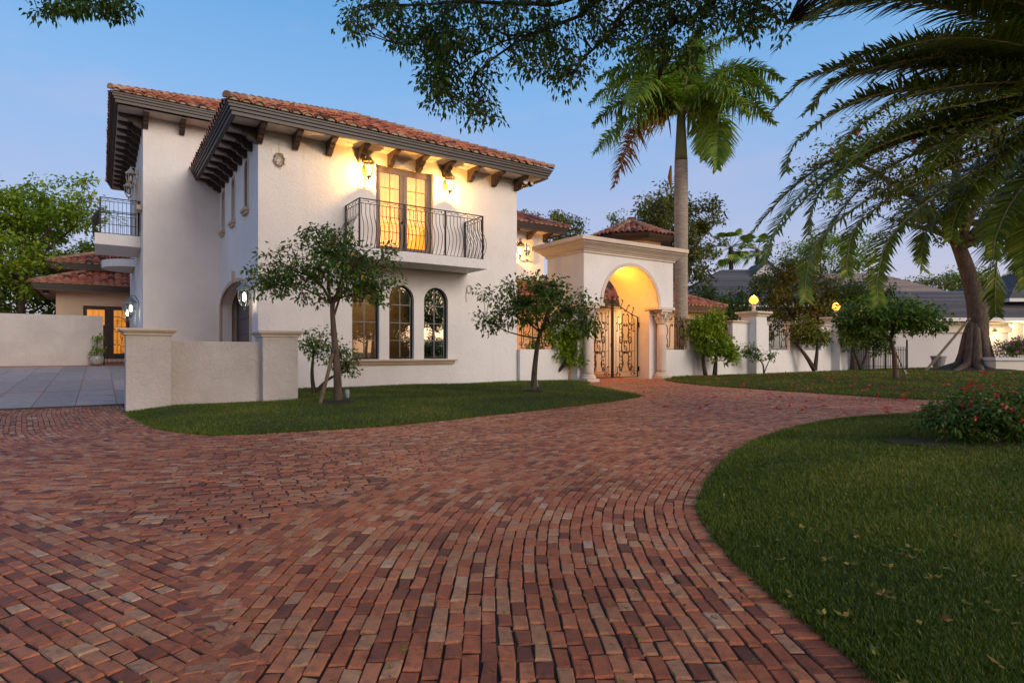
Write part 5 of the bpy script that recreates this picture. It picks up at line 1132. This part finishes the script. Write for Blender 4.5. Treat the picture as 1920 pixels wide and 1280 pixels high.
# trees behind
def back_tree(label, pxx, pyt, pyb, wpx, Z, seed, mat, leaf, ncl, per, trunk=.25, lean=0, **k):
    c = px(pxx, (pyt + pyb) / 2, Z); top = px(pxx, pyt, Z).z; bot = px(pxx, pyb, Z).z; hw = wpx / 2 / F * Z; zc = (top + bot) / 2; hh = (top - bot) / 2
    r = np.random.default_rng(seed); E_ = []
    for j in range(7):
        a = j * 6.283 / 6; f = .55 if j < 6 else 0; E_.append((hw * f * math.cos(a), hw * f * math.sin(a), zc + hh * (.42 * (-1) ** j if j < 6 else .35) * r.uniform(.6, 1), hw * r.uniform(.38, .55), hw * r.uniform(.38, .55), hh * r.uniform(.40, .6)))
    return tree(k.pop("name", "garden_tree"), label, "tree", (c.x, Z, 0), [(0, 0, -.1), (lean * .4, 0, zc * .35), (lean, 0, zc * .75)], trunk, E_, ncl, per, leaf, seed, mat, limbs=8, twig=.01, **k)
back_tree("broad bright green tree above the boundary wall at the left edge", 40, 300, 600, 330, 33, 51, "leaf_bright", .26, 330, 60, .28, spread=.75, flat=.55, shell=.35)
back_tree("low dark tree beside the guest house eave", 120, 440, 600, 140, 38, 52, "leaf_bright", .24, 110, 50, .2, spread=.7, flat=.6)
back_tree("low leafy growth just above the boundary wall at the left edge", 30, 470, 640, 230, 36, 64, "leaf_bright", .24, 190, 50, .2, spread=.7, flat=.6)
back_tree("tall dark tree behind the turret and royal palm", 1262, 345, 560, 190, 43, 53, "leaf_olive", .26, 260, 55, .3, spread=.7)
back_tree("small treetop between the rear wing and the turret", 1058, 398, 480, 85, 47, 54, "leaf_olive", .24, 80, 40, .2, spread=.55)
back_tree("thin treetop rising just right of the villa's eave", 988, 388, 450, 40, 46, 55, "leaf_olive", .22, 22, 30, .12, spread=.45)
back_tree("slim treetop left of the turret roof", 1155, 395, 470, 45, 48, 56, "leaf_olive", .22, 26, 34, .12, spread=.45)
back_tree("bushy dark tree behind the perimeter wall, nearest the first lamp pillar", 1345, 525, 650, 150, 37, 57, "leaf_dark", .2, 170, 45, .2, spread=.5)
back_tree("wide olive tree behind the wall between the two lamp pillars", 1485, 478, 640, 175, 38, 58, "leaf_olive", .2, 240, 45, .22, spread=.55)
back_tree("dense green tree behind the second lamp pillar", 1600, 515, 640, 160, 37.5, 59, "leaf_dark", .2, 210, 45, .2, spread=.5)
back_tree("bright green treetop over the neighbour's ridge", 1545, 425, 545, 210, 62, 60, "leaf_bright", .3, 150, 45, .3, spread=.9)
for i, (xx, yt, ww, lb) in enumerate(((1740, 510, 110, "distant pale tree over the garage roof, nearer the ridge end"), (1810, 495, 90, "distant bright tree over the garage roof beside the big trunk"), (1900, 505, 90, "distant olive tree at the right edge above the porch roof"))): back_tree(lb, xx, yt, 570, ww, 68, 61 + i, "leaf_bright" if i == 1 else "leaf_olive", .3, 70, 40, .2, spread=.8)

# ------------------------------------------------------------------ palms
def frond(root, path, nl, ll, r, mat, width=.6, rad=.03, hang=.25, fwd=.55, base=.12, plume=0.0, name="frond"):
    """feather leaf along a path of points: stalk plus leaflets; the leaf blades are one part, the stalk its sub-part"""
    S = spline([np.array(p, float) for p in path], 10); seg = np.linalg.norm(np.diff(S, axis=0), axis=1); cum = np.r_[0, np.cumsum(seg)]; T_ = cum[-1]
    s = np.linspace(base, .995, nl) * T_; P = np.stack([np.interp(s, cum, S[:, k]) for k in range(3)], 1); D = np.gradient(P, axis=0); D /= np.linalg.norm(D, axis=1)[:, None]
    side = np.cross(D, np.array([0, 0, 1.0])); side /= np.maximum(np.linalg.norm(side, axis=1), 1e-3)[:, None]; up = np.cross(side, D)
    t = s / T_; L_ = ll * np.clip(np.sin(np.pi * np.clip(t * .80 + .22, 0, 1)) ** .7, .22, 1); V_ = []; tn = []
    for sg in (-1, 1):
        n = nl; a = D * (fwd + r.normal(0, .08, (n, 1))) + side * sg + up * (.30 + r.normal(0, .20 + plume, (n, 1))); a /= np.linalg.norm(a, axis=1)[:, None]
        l = (L_ * r.uniform(.85, 1.12, n))[:, None]; w = (.011 + .019 * width) * np.ones((n, 1)) * (ll / .4) ** .5; wd = np.cross(a, up); wd /= np.linalg.norm(wd, axis=1)[:, None]
        g0 = P; g1 = P + a * l * .55 - np.array([0, 0, 1]) * l * hang * .25; g2 = P + a * l - np.array([0, 0, 1]) * l * hang
        V_.append(np.stack([g0 - wd * w * .35, g0 + wd * w * .35, g1 + wd * w * .5, g1 - wd * w * .5], 1)); V_.append(np.stack([g1 - wd * w * .5, g1 + wd * w * .5, g2 + wd * w * .06, g2 - wd * w * .06], 1)); c = np.clip(r.normal(.45, .18, n), 0, 1); tn += [c, c]
    V_ = np.concatenate(V_).reshape(-1, 3); o = npmesh(name, V_, 4, np.concatenate(tn), mat, root)
    m = MB(); m.tube(S, list(np.linspace(rad, rad * .15, len(S))), 5); m.build("stalk", "rachis", o, smooth=True, fixn=False); return o
# date palm at the right edge: trunk just out of frame, fronds arching in
ZP = 8.0; cpx = (2065, 165); c0 = px(*cpx, ZP); r = np.random.default_rng(71)
DP = root_w("date_palm", "large date palm whose long arching fronds hang in from the right", "palm", (c0.x, ZP, .04))
m = MB(); m.tube([(c0.x, ZP, -.1), (c0.x + .03, ZP, 1.2), (c0.x, ZP, 2.6), (c0.x, ZP, c0.z - .35), (c0.x, ZP, c0.z + .1)], [.42, .34, .34, .40, .30], 14)
for k in range(150):
    a = k * 2.399; z_ = .3 + (c0.z - .6) * k / 150; rr_ = .33; m.add([(c0.x + rr_ * math.cos(a + d) * f, ZP + rr_ * math.sin(a + d) * f, z_ + zz) for d, f, zz in ((-.22, 1, 0), (.22, 1, 0), (.16, 1.22, .13), (-.16, 1.22, .13))], [(0, 1, 2, 3)])
m.build("trunk", "bark", DP, fixn=False)
fr_px = [[(1399, 452), (1440, 400), (1500, 340), (1591, 285), (1760, 225)], [(1431, 497), (1455, 430), (1520, 347), (1630, 280), (1800, 220)], [(1516, 440), (1525, 385), (1567, 328), (1680, 270), (1830, 225)],
         [(1511, 567), (1512, 520), (1535, 450), (1642, 365), (1800, 290), (1930, 230)], [(1647, 572), (1645, 520), (1670, 445), (1755, 365), (1880, 290)], [(1474, 323), (1480, 290), (1510, 250), (1614, 187), (1780, 160)],
         [(1445, 212), (1475, 180), (1520, 145), (1661, 108), (1830, 110)], [(1520, 206), (1545, 170), (1600, 140), (1700, 125), (1860, 130)], [(1783, 450), (1790, 410), (1825, 347), (1895, 281), (1980, 220)], [(1867, 592), (1866, 530), (1877, 445), (1919, 351), (1985, 250)],
         [(1455, 96), (1490, 50), (1567, 12), (1708, 0), (1880, 50)], [(1560, 130), (1620, 100), (1720, 85), (1850, 100), (1960, 130)], [(1600, 300), (1640, 255), (1720, 215), (1840, 190), (1960, 170)], [(1640, -20), (1720, -40), (1820, -20), (1930, 40), (2000, 100)], [(1730, 330), (1770, 280), (1840, 235), (1930, 200), (2010, 185)], [(1930, 520), (1935, 440), (1955, 340), (1995, 250)], [(1500, 265), (1560, 215), (1660, 175), (1800, 160), (1950, 160)]]
for pp in list(fr_px[:14]):                       # neighbouring fronds of the same whorls
    sx_, sy_ = r.uniform(30, 120), r.uniform(-70, 45); fr_px.append([(q[0] + sx_, q[1] + sy_ * (1 - j / len(pp))) for j, q in enumerate(pp)])
for k, pp in enumerate(fr_px):
    dz = r.uniform(-1.3, 1.0); n = len(pp); path = [c0 + Vector((r.normal(0, .08), r.normal(0, .08), 0))]
    for j, q in enumerate(pp[::-1]): path.append(px(q[0], q[1], ZP + dz * (j + 1) / n))
    frond(DP, [tuple(p) for p in path], 165, .56, r, "leaf_palm", .70, .030, .22, .78, .10)
for k in range(13):                                # the far side of the crown, out of frame
    a = -1.35 + k * .22; l = r.uniform(3.0, 3.8); path = [tuple(c0 + Vector((math.cos(a) * l * t, math.sin(a) * l * t, (1.9 * t - 3.2 * t * t) + r.uniform(-.1, .1)))) for t in (0, .2, .45, .7, 1)]; frond(DP, path, 60, .42, r, "leaf_palm", .6, .03, .2, .7)
# royal palm behind the wall
ZR = 27.0; xr = (1277 - CX) / F * ZR; r = np.random.default_rng(72); zt_ = px(0, 300, ZR).z; zc_ = px(0, 212, ZR).z
RP = root_w("royal_palm", "tall royal palm with smooth grey trunk behind the portico", "palm", (xr, ZR, 0))
m = MB(); prof = []
for k, t in enumerate(np.linspace(0, 1, 90)):
    z_ = -.05 + t * zt_; base_r = np.interp(t, [0, .12, .4, .7, .9, 1], [.38, .32, .285, .30, .30, .285]); prof.append((base_r * (1 + (.016 if k % 2 else -.004)), z_))
m.lathe(prof, (xr, ZR, 0), 20); m.build("trunk", "bark_palm", RP, smooth=True)
m = MB(); m.lathe([(.285, zt_), (.265, zt_ + .3), (.22, zt_ + 1.2), (.17, zc_), (.11, zc_ + .3)], (xr, ZR, 0), 18); m.build("crownshaft", "palm_green", RP, smooth=True)
cr_ = Vector((xr, ZR, zc_))
rf = [((1112, 288), (1195, 215), -1.0), ((1150, 352), (1200, 235), -.5), ((1118, 150), (1195, 130), .5), ((1112, 235), (1190, 180), 1.5), ((1385, 68), (1315, 110), .4), ((1462, 190), (1375, 150), -.8), ((1345, 318), (1345, 215), -1.2), ((1440, 165), (1360, 130), 1.6), ((1225, 62), (1245, 110), .8), ((1165, 95), (1215, 110), -1.6), ((1310, 60), (1295, 105), -1.5), ((1320, 300), (1325, 205), 1.6), ((1405, 215), (1345, 165), -2.6), ((1180, 200), (1215, 150), -2.8), ((1285, 100), (1283, 130), 2.4), ((1470, 150), (1370, 125), .6), ((1105, 195), (1185, 150), -.6), ((1455, 232), (1365, 180), .5), ((1350, 55), (1310, 95), 1.8)]
for k, (tip, ct_, dz) in enumerate(rf):
    a = px(*ct_, ZR + dz * .6); b = px(*tip, ZR + dz); path = [tuple(cr_), tuple(cr_.lerp(a, .55) + Vector((0, 0, .12))), tuple(a), tuple(a.lerp(b, .55) + Vector((0, 0, .22))), tuple(b)]
    frond(RP, path, 150, 1.05, r, "leaf_brown" if k == 1 else "leaf_royal", 2.0, .055, .5, .5, .08, .40)
m = MB(); dd = px(1258, 345, ZR - .6); m.tube([(dd.x, dd.y, dd.z + .8), (dd.x - .05, dd.y, dd.z + .3), (dd.x + .02, dd.y, dd.z - .3)], [.04, .10, .03], 6); m.build("dead_sheath", "leaf_brown", RP)
def fan_palm(label, pxx, pyy, Z, s, seed):
    r = np.random.default_rng(seed); c = px(pxx, pyy, Z); rt = root_w("fan_palm", label, "palm", (c.x, Z, 0), "distant fan palms"); m = MB(); m.tube([(c.x, Z, -.1), (c.x + .1, Z, c.z * .5), (c.x, Z, c.z)], [.28, .2, .22], 8); m.build("trunk", "bark_dark", rt)
    for k in range(22):
        a = r.uniform(0, 6.283); e = r.uniform(-.9, 1.2); d = np.array([math.cos(a) * math.cos(e), math.sin(a) * math.cos(e), math.sin(e)]); st = np.array([c.x, Z, c.z]); hb = st + d * s * .9; V_ = []
        sd = np.cross(d, [0, 0, 1]); sd /= np.linalg.norm(sd); uu = np.cross(sd, d)
        for j in np.linspace(-1.25, 1.25, 13): q = d * math.cos(j) + sd * math.sin(j); tip = hb + q * s * .75 - np.array([0, 0, .25 * s]); mid = hb + q * s * .4; w = np.cross(q, uu) * .06 * s; V_.append([hb, mid + w, tip, mid - w])
        o = npmesh("frond", np.array(V_).reshape(-1, 3), 4, r.random(13), "leaf_royal", rt); m = MB(); m.tube([st, st + d * s * .45, hb], .025, 4); m.build("stalk", "rachis", o)
fan_palm("distant fan palm between the dark tree and the neighbour's gable, left of two", 1370, 464, 60, 1.5, 81); fan_palm("distant fan palm beside the neighbour's gable, right of two", 1420, 468, 64, 1.4, 82)

# ------------------------------------------------------------------ overhanging tree (stands out of frame at the right)
r = np.random.default_rng(91); OT = root_w("ficus_tree", "leafy tree whose branches hang into the top of the picture", "tree", (10.5, 5.5, .04)); m = MB(); ZO = 9.0
m.tube([(10.5, 5.5, -.1), (10.4, 5.5, 2), (10.0, 5.8, 4.6)], [.42, .33, .28], 10); hub = (3.6, 8.6, 7.6); S0 = spline([(10.0, 5.8, 4.4), (8.0, 6.8, 6.6), (5.6, 7.8, 7.4), hub], 6); m.tube(S0, list(np.linspace(.26, .11, len(S0))), 8)
br = [[(1123, 0), (1091, 28), (992, 67), (925, 110), (889, 140)], [(1194, 0), (1144, 64), (1098, 106), (1080, 135)], [(1330, 10), (1257, 50), (1243, 100), (1235, 150)], [(1098, -12), (992, 7), (868, 3), (797, 9), (700, 12), (655, 30)], [(992, 67), (950, 66), (925, 55), (880, 50)], [(1091, 28), (1010, 60), (940, 80), (850, 130), (830, 170)], [(1420, -20), (1440, 20), (1475, 45)], [(868, 3), (800, 50), (770, 85)]]
LPs = []
for k, b_ in enumerate(br):
    pts = [tuple(px(q[0], q[1], ZO + .25 * math.sin(3 * k + j))) for j, q in enumerate(b_)]
    if k not in (4, 5, 7): pts = [tuple(Vector(S0[-1 - (k % 5)])), ] + pts
    S = spline(pts, 6); LPs.append(S[len(S) // 4:]); m.tube(S, list(np.linspace(.045 if k not in (4, 5, 7) else .02, .008, len(S))), 6)
LP = np.concatenate(LPs)
cl = []
for (x0_, x1_, y0_, y1_, n_) in ((645, 740, -10, 45, 16), (655, 690, 40, 75, 4), (720, 900, -10, 80, 60), (745, 860, 60, 105, 22), (800, 935, 70, 160, 46), (800, 910, 150, 205, 26), (885, 935, 190, 228, 7), (900, 1040, -10, 70, 44), (950, 1010, 80, 135, 12), (1000, 1100, 30, 150, 36), (1030, 1100, 120, 162, 8), (1100, 1240, -10, 105, 52), (1200, 1330, -10, 100, 46), (1215, 1300, 90, 130, 7), (1310, 1420, -10, 50, 28), (1380, 1480, -10, 60, 14), (1390, 1420, 40, 85, 5), (1000, 1420, -140, -10, 110), (1420, 1800, -160, -20, 60)):
    for _ in range(n_): q = px(r.uniform(x0_, x1_), r.uniform(y0_, y1_), ZO + r.uniform(-.7, .9)); cl.append((q.x, q.y, q.z))
C = np.array(cl)
for c in C:
    d = np.linalg.norm(LP - c, axis=1); limb(m, LP[int(np.argmin(d))], c, .012, .005, r, .02, 4)
m.build("trunk", "bark_dark", OT, smooth=True, fixn=False)
V_, tn = crown(C, 32, .24, .078, r, .8, .3, .5); npmesh("crown", V_, 4, tn, "leaf_dark", OT)
C2 = clusters_in([(8.5, 2.5, 8.6, 3.4, 3.0, 1.8), (5.0, 3.2, 8.9, 3.0, 2.8, 1.5), (2.0, 2.6, 8.8, 3.0, 2.8, 1.3), (-1.5, 1.2, 8.8, 3.2, 2.8, 1.2), (2.5, -2, 8.6, 3.5, 3, 1.4), (-2.5, -3, 8.6, 3, 3, 1.3)], 480, r, .3); m = MB()  # unseen upper crown, extended over the camera to shade the foreground
for c in C2: limb(m, S0[int(np.argmin(np.linalg.norm(S0 - c, axis=1)))], c, .03, .008, r, .05, 4)
m.build("limbs", "bark_dark", OT, fixn=False); V_, tn = crown(C2, 26, .6, .16, r, .7, .3, .3); npmesh("upper_shade_crown", V_, 4, tn, "leaf_dark", OT)
r = np.random.default_rng(95); lt_ = root_w("overhanging_tree", "leaf sprays entering the sky at the top left corner", "tree", (-14, 10, 0)); m = MB(); Sx = spline([(-14, 10, -.1), (-13.8, 10, 3.5), (-12, 10, 6.3), (-9, 10, 7.3), (-6.3, 10, 7.05)], 6); m.tube(Sx, list(np.linspace(.3, .012, len(Sx))), 8)
cl = [tuple(px(r.uniform(70, 250), r.uniform(-30, 22), 10 + r.uniform(-.5, .5))) for _ in range(34)] + [tuple(px(r.uniform(180, 245), r.uniform(10, 30), 10)) for _ in range(6)] + [tuple(px(r.uniform(-400, 200), r.uniform(-200, -40), 10 + r.uniform(-1.5, 1.5))) for _ in range(70)]
C = np.array(cl)
for c in C: limb(m, Sx[int(np.argmin(np.linalg.norm(Sx - c, axis=1)))], c, .015, .004, r, .03, 4)
m.build("trunk", "bark_dark", lt_, fixn=False); V_, tn = crown(C, 40, .22, .09, r, .6, .4, .5); npmesh("crown", V_, 4, tn, "leaf_dark", lt_)
# street trees behind the camera, seen mirrored in the windows
for i, (tx, ty, s_, lb) in enumerate(((21.5, .8, 1.15, "nearest"), (26.5, 3.6, 1.35, "middle"), (30, -3, 1.7, "farthest"))):
    tree("street_tree", "%s of the trees across the drive mirrored in the arched windows" % lb, "tree", (tx, ty, 0), [(0, 0, 0), (.1, 0, 1.2 * s_), (0, .1, 2.4 * s_)], .22, [(0, 0, 4.0 * s_, 2.8 * s_, 2.8 * s_, 1.9 * s_), (1.8, 1, 3.4 * s_, 2 * s_, 2 * s_, 1.4 * s_), (-1.8, -1, 3.6 * s_, 2 * s_, 2 * s_, 1.5 * s_)], 170, 44, .28, 100 + i, "leaf_dark", limbs=6, spread=.75, group="trees across the drive")

for i, (tx, ty, lb) in enumerate(((27, -7, "nearest the camera"), (30.5, -2.5, "second"), (33, 2.5, "third"), (35, 8, "fourth"), (36.5, -2, "fifth, behind the others"), (39, 4, "sixth, farthest"))):
    shrub("broad garden shrub across the drive mirrored in the windows, %s" % lb, (tx, ty, 0), [([(-.4, 0, 0), (-.7, 0, .8), (-1.2, 0, 1.6)], .06), ([(.4, 0, 0), (.7, 0, .8), (1.2, 0, 1.6)], .06)], [(-1.6, 1.0, 1.3, 1.7, 1.5, 1.2), (1.4, -1.0, 1.3, 1.7, 1.5, 1.2), (0, 0, 1.7, 1.6, 1.6, 1.2)], 130, 40, .24, 120 + i, "leaf_dark", spread=.5, group="shrubs across the drive")

# ------------------------------------------------------------------ fallen petals and leaves
def litter(name, label, lw, box, n, size, mat, seed, zf=None, bias=None):
    r = np.random.default_rng(seed); B = np.c_[r.uniform(box[0], box[1], n * 3), 1 / r.uniform(1 / box[3], 1 / box[2], n * 3)]
    ok = inpoly(B, lw[2]) if lw else free(B); B = B[ok][:n]; z = (lw[1](B, dpoly(B, lw[2])) + .026) if lw else np.full(len(B), .012); k = 3
    P = np.c_[B, z].repeat(k, 0); D = r.normal(0, 1, P.shape); D[:, 2] = np.abs(D[:, 2]) * .35
    o = npmesh(name, leaf_quads(P, D, r.uniform(.5, 1.2, len(P)) * size, r.uniform(.3, .6, len(P)) * size, r, .05), 4, r.random(len(P)), mat); tag(o, label, "litter", kind="stuff")
litter("fallen_petals", "red petals scattered over the far lawn", lawnC, (5, 33, 14, 34), 650, .115, "flower_red", 111)
litter("fallen_petals", "few red petals lying on the far driveway", None, (3, 14, 10.5, 17), 80, .10, "flower_red", 112)
litter("fallen_leaves", "yellow-green leaves fallen on the rounded lawn", lawnB, (1.2, 9, 1.9, 9), 700, .038, "fallen_leaf", 113)
litter("fallen_leaves", "small green leaves fallen on the near bricks", None, (-3.5, 1.3, 1.8, 7), 260, .022, "fallen_leaf", 114)
litter("fallen_leaves", "dry leaves fallen on the house lawn", lawnA, (-6, 4, 8, 16), 60, .05, "fallen_leaf", 115)
